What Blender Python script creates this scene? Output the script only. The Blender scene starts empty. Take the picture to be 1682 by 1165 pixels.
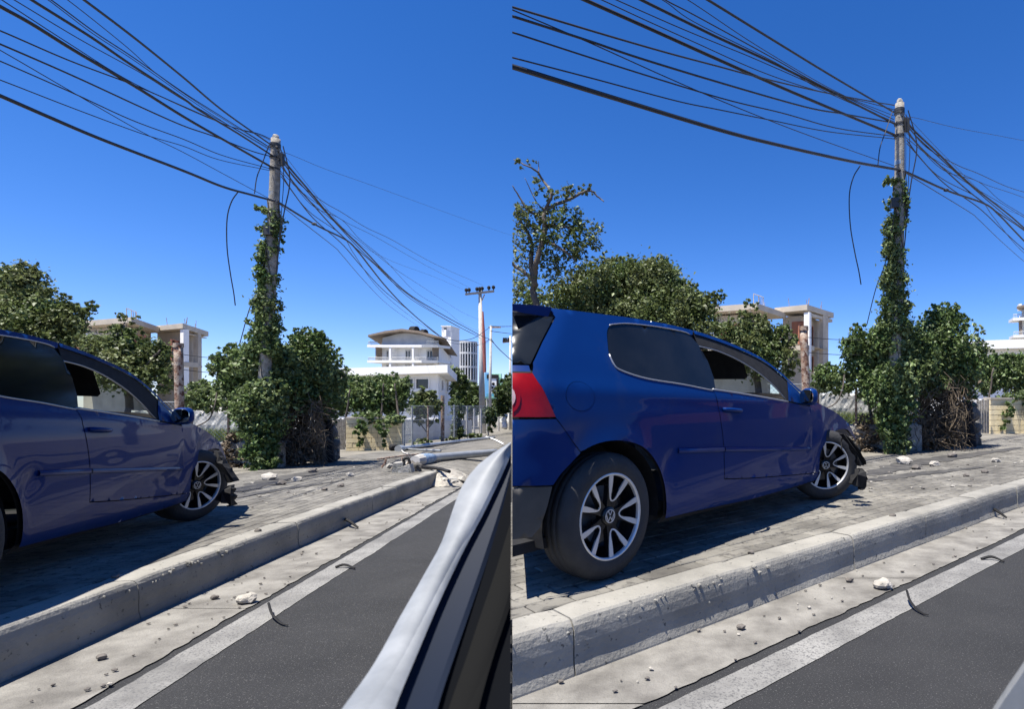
import bpy, bmesh, math, random
import numpy as np
from mathutils import Vector, Matrix
from mathutils.geometry import delaunay_2d_cdt

sc = bpy.context.scene
COL = sc.collection
R = math.radians
# ------------------------------------------------------------------ camera
CAMZ = 1.10
FPX, CX, CY = 930.0, 1130.0, 661.0          # focal length and principal point in photo pixels (1682 wide)
cam = bpy.data.cameras.new('camera')
cam.sensor_fit = 'HORIZONTAL'; cam.sensor_width = 36.0
cam.lens = 36.0 * FPX / 1682.0
cam.shift_x = (841.0 - CX) / 1682.0
cam.shift_y = (CY - 582.5) / 1682.0
cam.clip_start = 0.05; cam.clip_end = 4000
cam.dof.use_dof = True; cam.dof.focus_distance = 6.0; cam.dof.aperture_fstop = 6.5
camo = bpy.data.objects.new('camera', cam); COL.objects.link(camo)
camo.location = (0, 0, CAMZ); camo.rotation_euler = (R(90), 0, 0)
sc.camera = camo
# ------------------------------------------------------------------ sky and sun
SUN = Vector((-0.255, -0.220, 1.0)).normalized()
w = bpy.data.worlds.new('World'); sc.world = w; w.use_nodes = True
nt = w.node_tree; bg = nt.nodes['Background']
sky = nt.nodes.new('ShaderNodeTexSky'); sky.sky_type = 'NISHITA'; sky.sun_disc = False
sky.sun_elevation = math.asin(SUN.z); sky.sun_rotation = math.atan2(SUN.x, SUN.y)
sky.air_density = 0.75; sky.dust_density = 0.0; sky.ozone_density = 3.0; sky.altitude = 0
hs = nt.nodes.new('ShaderNodeHueSaturation'); hs.inputs['Saturation'].default_value = 1.30; nt.links.new(sky.outputs[0], hs.inputs['Color'])
tint = nt.nodes.new('ShaderNodeMix'); tint.data_type = 'RGBA'; tint.blend_type = 'MULTIPLY'; tint.inputs[0].default_value = 1.0; tint.inputs[7].default_value = (0.90, 0.86, 1.10, 1)
nt.links.new(hs.outputs[0], tint.inputs[6]); nt.links.new(tint.outputs[2], bg.inputs[0]); bg.inputs[1].default_value = 0.088
sl = bpy.data.lights.new('sun', 'SUN'); sl.energy = 5.0; sl.angle = R(0.5); sl.color = (1.0, 0.95, 0.87)
so = bpy.data.objects.new('sun', sl); COL.objects.link(so)
so.rotation_euler = (-SUN).to_track_quat('-Z', 'Y').to_euler(); so.location = (-20, -20, 30)
vs = sc.view_settings
vs.view_transform = 'Standard'; vs.look = 'None'; vs.gamma = 1; vs.use_curve_mapping = False; vs.exposure = 1.02
# ------------------------------------------------------------------ two halves of the picture
# The photograph is two views of one roadside set next to each other, so the scene holds two stretches of
# roadside: 'left' lies on the left of a vertical plane through the camera, 'right' on its right.
SEAM = (841.0 - CX) / FPX                    # x / y of that plane
HM = np.array([[0.54525264, 0.07214109, 1.02838111], [-0.20242568, 0.94689085, 0.0244948],
               [-0.29269645, 0.02967121, 1.0]])
def l2r(x, y):
    q = HM @ np.array([x / 1000.0, y / 1000.0, 1.0]); return q[0] / q[2] * 1000, q[1] / q[2] * 1000

class Site:
    def __init__(s, name, slope, hor, vpx, ks):
        s.name, s.slope, s.hor, s.ks = name, slope, hor, ks
        s.m = (vpx - CX) / FPX                # road direction
        L = math.hypot(s.m, 1); s.along = Vector((s.m / L, 1 / L, 0)); s.out = Vector((1 / L, -s.m / L, 0))
        s.left = name == 'left'
    def px(s, x, y): return (x, y) if s.left else l2r(x, y)
    def raw(s, x, y, Y): return Vector(((x - CX) / FPX * Y, Y, CAMZ - (y - CY) / FPX * Y))
    def P(s, x, y, Y):                        # point seen at left-view pixel (x, y), Y metres ahead
        x, y = s.px(x, y); return s.raw(x, y, Y * s.ks)
    def gz(s, Y, h=0.227): return h + s.slope * Y
    def gy(s, y, h=0.227): return (CAMZ - h) * FPX / (y - s.hor)
    def G(s, x, y, h=0.227):                  # ground point under that pixel
        x, y = s.px(x, y); Y = s.gy(y, h); p = s.raw(x, y, Y); p.z = s.gz(Y, h); return p
    def RG(s, x, y, h=0.227):                 # same, pixel given in the site's own half
        Y = s.gy(y, h); p = s.raw(x, y, Y); p.z = s.gz(Y, h); return p
    def lane(s, X0, Y, h):                    # point on a line parallel to the road
        return Vector((X0 + s.m * Y, Y, s.gz(Y, h)))
    def m_px(s, Y): return Y * s.ks / FPX / (1.0 if s.left else 0.96)
    def side(s, p): d = p[0] - SEAM * p[1]; return -d if s.left else d
A = Site('left', -32.0 / FPX, 693.0, 946.0, 1.0)
B = Site('right', 0.0, 661.0, 2132.0, 0.92)
# ------------------------------------------------------------------ materials
def srgb(r, g, b):
    f = lambda c: (c / 255 / 12.92) if c / 255 <= 0.04045 else ((c / 255 + 0.055) / 1.055) ** 2.4
    return (f(r), f(g), f(b), 1)
MATS = {}
def mat(name, c1, c2=None, rough=0.7, scale=8, bump=0.0, bscale=None, metal=0.0, spec=0.5, coat=0.0, detail=6,
        c3=None, s3=60, lo=0.35, hi=0.65, lo3=0.55, hi3=0.62, island=0.0, trans=0.0, coat_rough=0.03, bdist=0.02):
    m = bpy.data.materials.new(name); m.use_nodes = True; MATS[name] = m
    n = m.node_tree; N = n.nodes; K = n.links; b = N['Principled BSDF']
    b.inputs['Roughness'].default_value = rough; b.inputs['Metallic'].default_value = metal
    b.inputs['Specular IOR Level'].default_value = spec
    b.inputs['Coat Weight'].default_value = coat; b.inputs['Coat Roughness'].default_value = coat_rough
    c1 = tuple(c1) + ((1,) if len(c1) == 3 else ())
    geo = N.new('ShaderNodeNewGeometry')
    col = None
    if c2 is None:
        b.inputs['Base Color'].default_value = c1
    def noise(sc_, det=detail):
        t = N.new('ShaderNodeTexNoise'); t.inputs['Scale'].default_value = sc_; t.inputs['Detail'].default_value = det
        t.inputs['Roughness'].default_value = 0.6; K.new(geo.outputs['Position'], t.inputs['Vector']); return t
    def ramp(src, lo_, hi_):
        r_ = N.new('ShaderNodeMapRange'); r_.inputs[1].default_value = lo_; r_.inputs[2].default_value = hi_
        K.new(src, r_.inputs[0]); return r_.outputs[0]
    def mix(fac, a, c):
        x = N.new('ShaderNodeMix'); x.data_type = 'RGBA'
        K.new(fac, x.inputs[0])
        if hasattr(a, 'is_linked'): K.new(a, x.inputs[6])
        else: x.inputs[6].default_value = a
        if hasattr(c, 'is_linked'): K.new(c, x.inputs[7])
        else: x.inputs[7].default_value = c
        return x.outputs[2]
    if c2 is not None:
        c2 = tuple(c2) + ((1,) if len(c2) == 3 else ())
        col = mix(ramp(noise(scale).outputs[0], lo, hi), c1, c2)
        if c3 is not None:
            c3 = tuple(c3) + ((1,) if len(c3) == 3 else ())
            col = mix(ramp(noise(s3, 3).outputs[0], lo3, hi3), col, c3)
    if island:
        if col is None:
            rg = N.new('ShaderNodeRGB'); rg.outputs[0].default_value = c1; col = rg.outputs[0]
        h = N.new('ShaderNodeHueSaturation')
        r1 = N.new('ShaderNodeMapRange'); r1.inputs[3].default_value = 1 - island; r1.inputs[4].default_value = 1 + island
        oi = N.new('ShaderNodeObjectInfo'); ad = N.new('ShaderNodeMath'); fr = N.new('ShaderNodeMath'); fr.operation = 'FRACT'
        K.new(geo.outputs['Random Per Island'], ad.inputs[0]); K.new(oi.outputs['Random'], ad.inputs[1])
        K.new(ad.outputs[0], fr.inputs[0]); K.new(fr.outputs[0], r1.inputs[0]); K.new(r1.outputs[0], h.inputs['Value'])
        K.new(col, h.inputs['Color']); col = h.outputs[0]
    if col is not None: K.new(col, b.inputs['Base Color'])
    if bump:
        t = noise(bscale or scale * 4, 8); bp = N.new('ShaderNodeBump')
        bp.inputs['Strength'].default_value = bump; bp.inputs['Distance'].default_value = bdist
        K.new(t.outputs[0], bp.inputs['Height']); K.new(bp.outputs[0], b.inputs['Normal'])
    if trans:                                  # thin leaf: part of the light passes through
        tr = N.new('ShaderNodeBsdfTranslucent'); ms = N.new('ShaderNodeMixShader'); ms.inputs[0].default_value = trans
        if col is not None: K.new(col, tr.inputs[0])
        else: tr.inputs[0].default_value = c1
        K.new(b.outputs[0], ms.inputs[1]); K.new(tr.outputs[0], ms.inputs[2])
        K.new(ms.outputs[0], N['Material Output'].inputs[0])
    m['col'] = 1
    return m
M_ASPH = mat('asphalt', (0.0115, 0.012, 0.013), (0.025, 0.0252, 0.026), 0.9, 2.2, 1.0, 170, c3=(0.12, 0.12, 0.115), s3=150, lo3=0.60, hi3=0.70, lo=.25, hi=.75, detail=12, bdist=0.006)
M_PAINT = mat('road_paint', (0.25, 0.245, 0.23), (0.13, 0.127, 0.12), 0.85, 3, 0.8, 160, c3=(0.08, 0.08, 0.08), s3=110, lo3=0.50, hi3=0.66, bdist=0.004)
M_GUT = mat('gutter_concrete', (0.235, 0.224, 0.200), (0.115, 0.108, 0.096), 0.92, 4.5, 0.9, 90, c3=(0.15, 0.14, 0.12), s3=60, lo3=0.64, hi3=0.72, bdist=0.008)
M_KERB = mat('kerb_concrete', (0.285, 0.272, 0.238), (0.185, 0.177, 0.155), 0.9, 2.2, 0.55, 45, c3=(0.09, 0.088, 0.08), s3=30, lo3=0.64, hi3=0.69, bdist=0.012)
M_PAVE = mat('paver_concrete', (0.195, 0.184, 0.158), (0.088, 0.082, 0.070), 0.9, 1.7, 0.5, 90, c3=(0.06, 0.056, 0.05), s3=20, lo3=0.52, hi3=0.70, island=0.18, bdist=0.006)
M_BED = mat('bedding_sand', (0.17, 0.16, 0.14), (0.10, 0.095, 0.085), 0.95, 20)
M_DIRT = mat('dry_ground', (0.22, 0.20, 0.165), (0.14, 0.13, 0.105), 0.95, 1.0, 0.5, 30)
M_MARK = mat('tyre_rubber_mark', (0.026, 0.025, 0.024), (0.10, 0.094, 0.083), 0.8, 6, lo=0.35, hi=0.75)
M_GRASS = mat('grass_blades', (0.10, 0.16, 0.035), (0.20, 0.22, 0.07), 0.7, 3, island=0.35, trans=0.25)
M_LEAF = mat('leaf_green', (0.092, 0.150, 0.042), (0.160, 0.205, 0.082), 0.5, 1.5, island=0.6, trans=0.28, spec=0.4)
M_LEAF2 = mat('leaf_olive', (0.092, 0.135, 0.038), (0.155, 0.175, 0.072), 0.5, 1.2, island=0.6, trans=0.28, spec=0.4)
M_LEAF3 = mat('leaf_dark', (0.050, 0.085, 0.022), (0.085, 0.11, 0.034), 0.5, 1.5, island=0.45, trans=0.2, spec=0.4)
M_DRY = mat('dry_twigs', (0.15, 0.115, 0.075), (0.085, 0.065, 0.045), 0.9, 9, island=0.4)
M_BARK = mat('bark', (0.075, 0.06, 0.048), (0.12, 0.10, 0.08), 0.9, 12, 0.8, 30)
M_WOOD = mat('grey_timber', (0.36, 0.33, 0.28), (0.20, 0.18, 0.15), 0.85, 14, 0.6, 60, c3=(0.09, 0.08, 0.07), s3=20, lo3=0.6, hi3=0.7)
M_CABLE = mat('cable_black', (0.012, 0.012, 0.014), None, 0.5)
M_BAND = mat('pole_band', (0.05, 0.05, 0.05), None, 0.5, metal=0.4)
M_BLUET = mat('blue_tape', (0.06, 0.15, 0.30), (0.30, 0.36, 0.42), 0.6, 18)
M_RUST = mat('rusty_steel', (0.26, 0.14, 0.08), (0.46, 0.39, 0.31), 0.85, 9, 0.5, 40, c3=(0.12, 0.05, 0.03), s3=14, lo3=0.5, hi3=0.6)
M_WHITE = mat('white_render', (0.88, 0.87, 0.84), (0.80, 0.79, 0.76), 0.85, 0.6)
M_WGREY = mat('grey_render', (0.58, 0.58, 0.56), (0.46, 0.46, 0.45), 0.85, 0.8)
M_CREAM = mat('cream_render', (0.56, 0.49, 0.39), (0.43, 0.375, 0.30), 0.85, 0.9)
M_BLOCK = mat('cream_stone', (0.90, 0.76, 0.47), (0.84, 0.69, 0.41), 0.85, 2.5, 0.3, 30, island=0.06)
M_BRICKR = mat('hollow_brick', (0.42, 0.17, 0.10), (0.33, 0.14, 0.09), 0.9, 6, island=0.1)
M_PANE = mat('dark_pane', (0.012, 0.014, 0.017), None, 0.06)
M_ROOFB = mat('brown_roof', (0.26, 0.20, 0.15), (0.2, 0.16, 0.12), 0.8, 4)
M_GREYM = mat('galvanised', (0.42, 0.44, 0.45), (0.33, 0.35, 0.36), 0.45, 6, metal=0.5)
M_CONCP = mat('pole_concrete', (0.50, 0.48, 0.44), (0.40, 0.38, 0.35), 0.85, 6)
M_RED = mat('red_paint', (0.30, 0.085, 0.065), None, 0.5)
M_DARK = mat('dark_plastic', (0.012, 0.012, 0.013), (0.020, 0.020, 0.021), 0.8, 20, spec=0.25)
M_ROCK = mat('grey_rock', (0.20, 0.18, 0.155), (0.09, 0.085, 0.075), 0.95, 3, 1.0, 14, bdist=0.06)
M_STONE = mat('pale_stone', (0.42, 0.39, 0.34), (0.30, 0.28, 0.24), 0.95, 18, 0.6, 60)
M_DKSTONE = mat('dark_stone', (0.09, 0.08, 0.07), (0.15, 0.135, 0.12), 0.95, 18)
M_RUBBLE = mat('rough_white_wall', (0.56, 0.55, 0.51), (0.36, 0.345, 0.31), 0.95, 7, 0.35, 30, bdist=0.02)
M_CONW = mat('weathered_concrete', (0.40, 0.385, 0.345), (0.24, 0.23, 0.205), 0.95, 2.0, 0.7, 24, c3=(0.11, 0.11, 0.09), s3=7, lo3=0.56, hi3=0.68, bdist=0.03)
M_SEAL = mat('rubber_seal', (0.003, 0.0035, 0.0045), None, 0.9, spec=0.05)
M_SEALB = mat('window_frame_navy', (0.008, 0.012, 0.022), None, 0.6, spec=0.15)
M_TRIMG = mat('grey_trim', (0.008, 0.008, 0.0075), None, 0.9, spec=0.05)
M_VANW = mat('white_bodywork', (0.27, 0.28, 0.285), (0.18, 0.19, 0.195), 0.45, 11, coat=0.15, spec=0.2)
# car
M_CAR = mat('blue_car_paint', (0.002, 0.022, 0.120), (0.002, 0.025, 0.130), 0.45, 2.0, coat=0.24, metal=0.0, spec=0.05, c3=(0.014, 0.034, 0.115), s3=5, lo3=0.58, hi3=0.85)
M_TINT = mat('tinted_glass', (0.006, 0.008, 0.010), (0.012, 0.014, 0.016), 0.08, 4, spec=0.35)
M_TYRE = mat('tyre_rubber', (0.020, 0.020, 0.021), (0.034, 0.033, 0.032), 0.75, 9, 0.25, 60)
M_RIMS = mat('machined_alloy', (0.66, 0.66, 0.66), (0.58, 0.58, 0.58), 0.38, 12, metal=0.55)
M_RIMB = mat('gloss_black', (0.008, 0.008, 0.009), None, 0.25)
M_STEEL = mat('brake_steel', (0.16, 0.15, 0.145), None, 0.5, metal=0.8)
M_CHROME = mat('satin_trim', (0.38, 0.38, 0.38), None, 0.35, metal=0.6)
M_LRED = mat('tail_lens_red', (0.26, 0.003, 0.004), (0.17, 0.002, 0.003), 0.2, 8, coat=0.3, spec=0.2)
M_LCLR = mat('tail_lens_clear', (0.52, 0.36, 0.36), (0.36, 0.22, 0.22), 0.15, 30, coat=1.0)
M_MIRR = mat('mirror_glass', (0.30, 0.34, 0.34), None, 0.05, metal=1.0)
M_CLOTH = mat('seat_cloth', (0.02, 0.02, 0.02), (0.035, 0.033, 0.03), 0.9, 20)
M_SKIRT = mat('dusty_black_plastic', (0.045, 0.043, 0.040), (0.075, 0.070, 0.062), 0.75, 5)
# see-through window glass
m = bpy.data.materials.new('clear_glass'); m.use_nodes = True; MATS['clear_glass'] = m
_n = m.node_tree; _b = _n.nodes['Principled BSDF']; _b.inputs['Base Color'].default_value = (0.02, 0.03, 0.03, 1); _b.inputs['Roughness'].default_value = 0.05
_t = _n.nodes.new('ShaderNodeBsdfTransparent'); _t.inputs[0].default_value = (0.72, 0.80, 0.76, 1)
_s = _n.nodes.new('ShaderNodeMixShader'); _s.inputs[0].default_value = 0.22
_n.links.new(_t.outputs[0], _s.inputs[1]); _n.links.new(_b.outputs[0], _s.inputs[2]); _n.links.new(_s.outputs[0], _n.nodes['Material Output'].inputs[0])
M_GLASS = m
# ------------------------------------------------------------------ building helpers
def newmesh(name, V, F, m, smooth=False):
    me = bpy.data.meshes.new(name); me.from_pydata([tuple(v) for v in V], [], F); me.update()
    if m: me.materials.append(m)
    if smooth:
        for p in me.polygons: p.use_smooth = True
    return me
def fastmesh(name, V, F, m):                  # numpy arrays, all faces the same size
    me = bpy.data.meshes.new(name); nv, nf, k = len(V), len(F), F.shape[1]
    me.vertices.add(nv); me.vertices.foreach_set('co', V.astype(np.float32).ravel())
    me.loops.add(nf * k); me.loops.foreach_set('vertex_index', F.astype(np.int32).ravel())
    me.polygons.add(nf); me.polygons.foreach_set('loop_start', np.arange(0, nf * k, k, dtype=np.int32))
    me.update(calc_edges=True); me.materials.append(m); return me
def root_loc(o): 
    v = Vector((0, 0, 0))
    while o is not None: v += o.location; o = o.parent
    return v
def tag(o, label=None, cat=None, group=None, kind=None):
    if label: o['label'] = label
    if cat: o['category'] = cat
    if group: o['group'] = group
    if kind: o['kind'] = kind
    return o
def thing(name, loc, label, cat, group=None):
    o = bpy.data.objects.new(name, None); COL.objects.link(o); o.location = loc; o.empty_display_size = 0.2
    return tag(o, label, cat, group)
def clip_mesh(me, off, site, eps=0.0015):
    """cut the mesh at the vertical plane where the site ends; returns False when nothing is left"""
    n = len(me.vertices)
    if n == 0: return False
    co = np.empty(n * 3, dtype=np.float32); me.vertices.foreach_get('co', co); co = co.reshape(-1, 3)
    d = (co[:, 0] + off.x) - SEAM * (co[:, 1] + off.y)
    if site.left: d = -d
    if d.min() >= eps: return True
    if d.max() <= eps: return False
    bm = bmesh.new(); bm.from_mesh(me)
    nn = Vector((1, -SEAM, 0)).normalized()
    if site.left: nn = -nn
    pc = nn * eps - Vector((off.x, off.y, off.z)); 
    bmesh.ops.bisect_plane(bm, geom=bm.verts[:] + bm.edges[:] + bm.faces[:], plane_co=pc, plane_no=nn, clear_inner=True, dist=1e-6)
    bm.to_mesh(me); bm.free(); me.update(); return len(me.polygons) > 0
def link(name, me, parent=None, loc=None, site=None):
    """me holds world coordinates; the object gets the given base point or hangs under its parent"""
    off = root_loc(parent) if parent is not None else Vector(loc if loc is not None else (0, 0, 0))
    me.transform(Matrix.Translation(-off))
    if site is not None and not clip_mesh(me, off, site): return None
    o = bpy.data.objects.new(name, me); COL.objects.link(o)
    if parent is not None: o.parent = parent
    else: o.location = off
    return o
class MB:
    def __init__(s): s.V = []; s.F = []
    def add(s, V, F):
        b = len(s.V); s.V += [Vector(v) for v in V]; s.F += [tuple(i + b for i in f) for f in F]; return s
    def prism(s, pts, vec):
        n = len(pts); vec = Vector(vec); pts = [Vector(p) for p in pts]
        F = [tuple(range(n))[::-1], tuple(range(n, 2 * n))] + [(i, (i + 1) % n, n + (i + 1) % n, n + i) for i in range(n)]
        return s.add(pts + [p + vec for p in pts], F)
    def box(s, c, ax, ay, az):
        c, ax, ay, az = Vector(c), Vector(ax) / 2, Vector(ay) / 2, Vector(az) / 2
        return s.prism([c - ax - ay - az, c + ax - ay - az, c + ax + ay - az, c - ax + ay - az], az * 2)
    def tube(s, pts, rad, n=6, cap=True):
        pts = [Vector(p) for p in pts]; k = len(pts)
        if not hasattr(rad, '__len__'): rad = [rad] * k
        V, F = [], []; up = Vector((0.13, 0.21, 0.97))
        t0 = (pts[1] - pts[0]).normalized(); 
        if abs(t0.dot(up)) > 0.9: up = Vector((0.95, 0.3, 0.05))
        for i, p in enumerate(pts):
            t = (pts[min(i + 1, k - 1)] - pts[max(i - 1, 0)]); t = t.normalized() if t.length > 1e-9 else Vector((0, 0, 1))
            a = t.cross(up).normalized(); b = a.cross(t); up = b if b.length > 0.1 else up
            for j in range(n):
                an = 2 * math.pi * j / n; V.append(p + (a * math.cos(an) + b * math.sin(an)) * rad[i])
        for i in range(k - 1):
            for j in range(n):
                F.append((i * n + j, i * n + (j + 1) % n, (i + 1) * n + (j + 1) % n, (i + 1) * n + j))
        if cap: F += [tuple(range(n))[::-1], tuple(range((k - 1) * n, k * n))]
        return s.add(V, F)
    def grid(s, rows):
        nr, nc = len(rows), len(rows[0])
        return s.add([p for r_ in rows for p in r_], [(i * nc + j, i * nc + j + 1, (i + 1) * nc + j + 1, (i + 1) * nc + j) for i in range(nr - 1) for j in range(nc - 1)])
    def blob(s, c, r, seed=0, sub=1, rough=0.25, sz=(1, 1, 1)):
        rng = random.Random(seed); bm = bmesh.new(); bmesh.ops.create_icosphere(bm, subdivisions=sub, radius=1)
        for v in bm.verts:
            k = r * (1 + rng.uniform(-rough, rough)); v.co = Vector((v.co.x * k * sz[0], v.co.y * k * sz[1], v.co.z * k * sz[2]))
        bm.verts.index_update(); V = [v.co + Vector(c) for v in bm.verts]; F = [tuple(v.index for v in f.verts) for f in bm.faces]; bm.free()
        return s.add(V, F)
    def build(s, name, m, parent=None, site=None, loc=None, smooth=False):
        if not s.F: return None
        return link(name, newmesh(name, s.V, s.F, m, smooth), parent, loc, site)
def cr(pts, n=8):                             # smooth curve through points
    P = [Vector(p) for p in pts]
    if len(P) < 3: return P
    Q = [P[0] * 2 - P[1]] + P + [P[-1] * 2 - P[-2]]; out = []
    for i in range(1, len(Q) - 2):
        for k in range(n):
            t = k / n; a, b, c, d = Q[i - 1], Q[i], Q[i + 1], Q[i + 2]
            out.append(0.5 * ((2 * b) + (c - a) * t + (2 * a - 5 * b + 4 * c - d) * t * t + (3 * b - a - 3 * c + d) * t ** 3))
    out.append(P[-1]); return out
def where(s): return 'in left half' if s.left else 'in right half'
# leaves: one small folded blade per leaf, spread through blobs
def leafmesh(name, pts, size, m, rng, droop=0.35):
    n = len(pts); C = np.asarray(pts)
    d = rng.normal(size=(n, 3)); d[:, 2] = d[:, 2] * 0.6 - droop; d /= np.linalg.norm(d, axis=1)[:, None]
    nrm = rng.normal(size=(n, 3)); nrm[:, 2] = np.abs(nrm[:, 2]) + 0.5
    nrm += 0; s_ = np.cross(d, nrm); s_ /= np.linalg.norm(s_, axis=1)[:, None] + 1e-9
    up = np.cross(s_, d)
    L = (size * rng.uniform(0.45, 1.5, n))[:, None]; Wd = L * rng.uniform(0.22, 0.38, n)[:, None]
    V = np.empty((n, 5, 3)); V[:, 0] = C - d * L * 0.5; V[:, 1] = C - d * L * 0.05 + s_ * Wd + up * L * 0.10
    V[:, 2] = C + d * L * 0.5 - up * L * 0.08; V[:, 3] = C - d * L * 0.05 - s_ * Wd + up * L * 0.10; V[:, 4] = C - d * L * 0.05
    b = (np.arange(n) * 5)[:, None]
    F = np.concatenate([b + np.array([[0, 1, 4]]), b + np.array([[1, 2, 4]]), b + np.array([[2, 3, 4]]), b + np.array([[3, 0, 4]])])
    return fastmesh(name, V.reshape(-1, 3), F, m)
def leafpts(blobs, rng, clump=0.16, per=14):
    out = []
    for (c, rx, ry, rz, n) in blobs:
        k = max(3, n // per); d = rng.normal(size=(k, 3)); d /= np.linalg.norm(d, axis=1)[:, None]
        q = d * (rng.uniform(0.12, 1.0, k) ** 0.5 * np.where(rng.random(k) < .22, rng.uniform(1.0, 1.28, k), 1.0))[:, None]
        cc = q[rng.integers(0, k, n)] * np.array([rx, ry, rz]) + rng.normal(size=(n, 3)) * clump * .72 * min(rx, rz) * (1 + 1.3 * (rng.random(n) < .16))[:, None]
        out.append(cc + np.array(c))
    return np.concatenate(out)
def keep(pts, site, eps=0.03):
    d = pts[:, 0] - SEAM * pts[:, 1]; return pts[(-d if site.left else d) > eps]
# ================================================================== the ground
def strip(s, name, Xa, Xb, Y0, Y1, h, m, hb=None, n=40, jag=0.0, seed=1, kind='structure', parent=None, pw=1.0, ja=1, jb=1):
    rng = random.Random(seed); hb = h if hb is None else hb; rows = []
    na = nb = 0.0
    for i in range(n + 1):
        Y = Y0 + (Y1 - Y0) * (i / n) ** pw
        na = na * 0.6 + rng.uniform(-jag, jag); nb = nb * 0.6 + rng.uniform(-jag, jag)
        rows.append([s.lane(Xa + na * ja, Y, h), s.lane(Xb + nb * jb, Y, hb)])
    o = MB().grid([r_[::1] for r_ in rows]).build(name, m, parent, s)
    if o and kind: o['kind'] = kind
    return o
def paver_verts():
    a, b, c = 0.0962, 0.0472, 0.005; V = []
    for (ex, ey, z) in ((a, b, -0.03), (a, b, -c), (a - c, b - c, 0)):
        V += [(-ex, -ey, z), (ex, -ey, z), (ex, ey, z), (-ex, ey, z)]
    F = []
    for r_ in range(2):
        for i in range(4): F.append((r_ * 4 + i, r_ * 4 + (i + 1) % 4, r_ * 4 + 4 + (i + 1) % 4, r_ * 4 + 4 + i))
    F.append((8, 9, 10, 11)); return np.array(V), np.array(F)
def inframe(p, mar=20):
    if p[1] < 0.3: return False
    u = CX + FPX * p[0] / p[1]; v = CY - FPX * (p[2] - CAMZ) / p[1]
    return -mar < u < 1682 + mar and -mar < v < 1165 + mar
def ground(s):
    W_ = where(s)
    # wide ground, yards, road
    if s.left: g = [(-900, -6), (400, -6), (400, 1600), (-900, 1600)]
    else: g = [(-600, -60), (1500, -60), (1500, 1600), (-600, 1600)]
    nseg = 24; rows = []
    for i in range(nseg + 1):
        Y = g[0][1] + (g[2][1] - g[0][1]) * (i / nseg) ** 2
        rows.append([Vector((g[0][0], Y, s.gz(Y, -0.06))), Vector((g[1][0], Y, s.gz(Y, -0.06)))])
    o = MB().grid(rows).build('ground', M_DIRT, None, s); o['kind'] = 'structure'
    K = s.left
    xk0, xk1 = (-2.61, -2.435) if K else (-3.16, -2.925)          # kerb top back / front
    xkb = -2.385 if K else -2.945                                 # kerb foot
    xg = -1.925 if K else -2.365                                  # gutter edge
    xw0, xw1 = (-1.870, -1.690) if K else (-2.285, -2.050)        # white line
    back = s.G(430, 772); xb = back.x - s.m * back.y
    yend = 9.95 if K else 13.5
    Ystart = 0.9
    strip(s, 'road', xg - 0.4, 40, -6 if K else -30, 300, 0.0, M_ASPH, n=60, pw=2)
    strip(s, 'road_line', xw0, xw1, Ystart, 60, 0.004, M_PAINT, n=520, jag=0.005, seed=3, pw=1.6)
    strip(s, 'yard_ground', xb - 120, xb + 0.02, 0.5, 200, 0.215, M_DIRT, n=30, pw=2)
    # gutter: cast slabs on a bed
    bed = strip(s, 'gutter', xkb - 0.25, xg - 0.02, Ystart, yend + 8, 0.003, M_BED, n=60)
    sl_ = 2.15; rng = random.Random(5)
    lat = s.out.x; k = 0; Y = Ystart
    dY = sl_ * s.along.y; Y = (2.05 - dY) if not K else 1.2
    while Y < yend + 6:
        strip(s, 'gutter_slab', xkb - 0.02, xg, Y + 0.004, Y + dY - 0.004, 0.007, M_GUT, n=46, jag=0.011, seed=100 + k, kind=None, parent=bed, ja=0)
        Y += dY; k += 1
    # kerb stones
    kb = bpy.data.objects.new('kerb', None); COL.objects.link(kb); kb['kind'] = 'structure'; kb.location = s.lane(xk1, 3, 0)
    # joints seen in the photograph
    y0 = 3.087 if K else 2.395; st = 0.90 if K else 0.715
    wk = (xk1 - xk0) * s.out.x
    nn = int((y0 - 0.9) / st) + 1; y = y0 - nn * st; idx = 0
    while y < yend - 0.05:
        ya, yb = y, min(y + st, yend)
        gap = 0.006 if idx != nn - (0 if K else 0) else 0.008
        prof = [(0.0, -0.05), (0.0, 0.224), (0.012, 0.231), (wk - 0.018, 0.232), (wk - 0.005, 0.229), (wk + 0.005, 0.219), (wk + 0.013, 0.200), (wk + 0.019, 0.17), (wk + 0.021, 0.13), (wk + 0.019, 0.09), (wk + 0.021, 0.05), (wk + 0.030, 0.015), (wk + 0.034, -0.05)]
        rg = random.Random(idx * 7 + (0 if K else 3)); dz = rg.uniform(-0.004, 0.004); dt = rg.uniform(-0.004, 0.004); rows = []
        ns = 12
        for i in range(ns + 1):
            t = i / ns; Yc = ya + (yb - ya) * t; base = s.lane(xk0, Yc, 0) + s.along * (gap / 2 * (1 - 2 * t))
            row = []
            for (a, z) in prof:
                j = 0.0008 if 0 < i < ns else 0.0005
                e = 0.006 if i in (0, ns) and z > 0.2 else 0
                row.append(base + s.out * (a + dt + rg.uniform(-j, j)) + Vector((0, 0, z + dz - e + rg.uniform(-j, j))))
            rows.append(row)
        mb = MB().grid(rows); n_ = len(prof)
        mb.F.append(tuple(range(n_))[::-1]); mb.F.append(tuple(range(ns * n_, ns * n_ + n_)))
        o = mb.build('kerb_stone', M_KERB, kb, s)
        y += st; idx += 1
    rg = random.Random(9)
    for i in range(26):
        Yc = (3.55 if K else 2.9) + rg.gauss(0, .32); z = rg.choice((.20, .18, .15, .21, .12, .22)); q = s.lane(xk0, Yc, 0) + s.out * (wk + .015) + Vector((0, 0, z)); r_ = rg.uniform(.004, .012)
        MB().blob(q, r_, i + 900, 1, .3, (1.4, .8, 1.1)).build('mortar_splash', M_KERB, kb, s)
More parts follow.
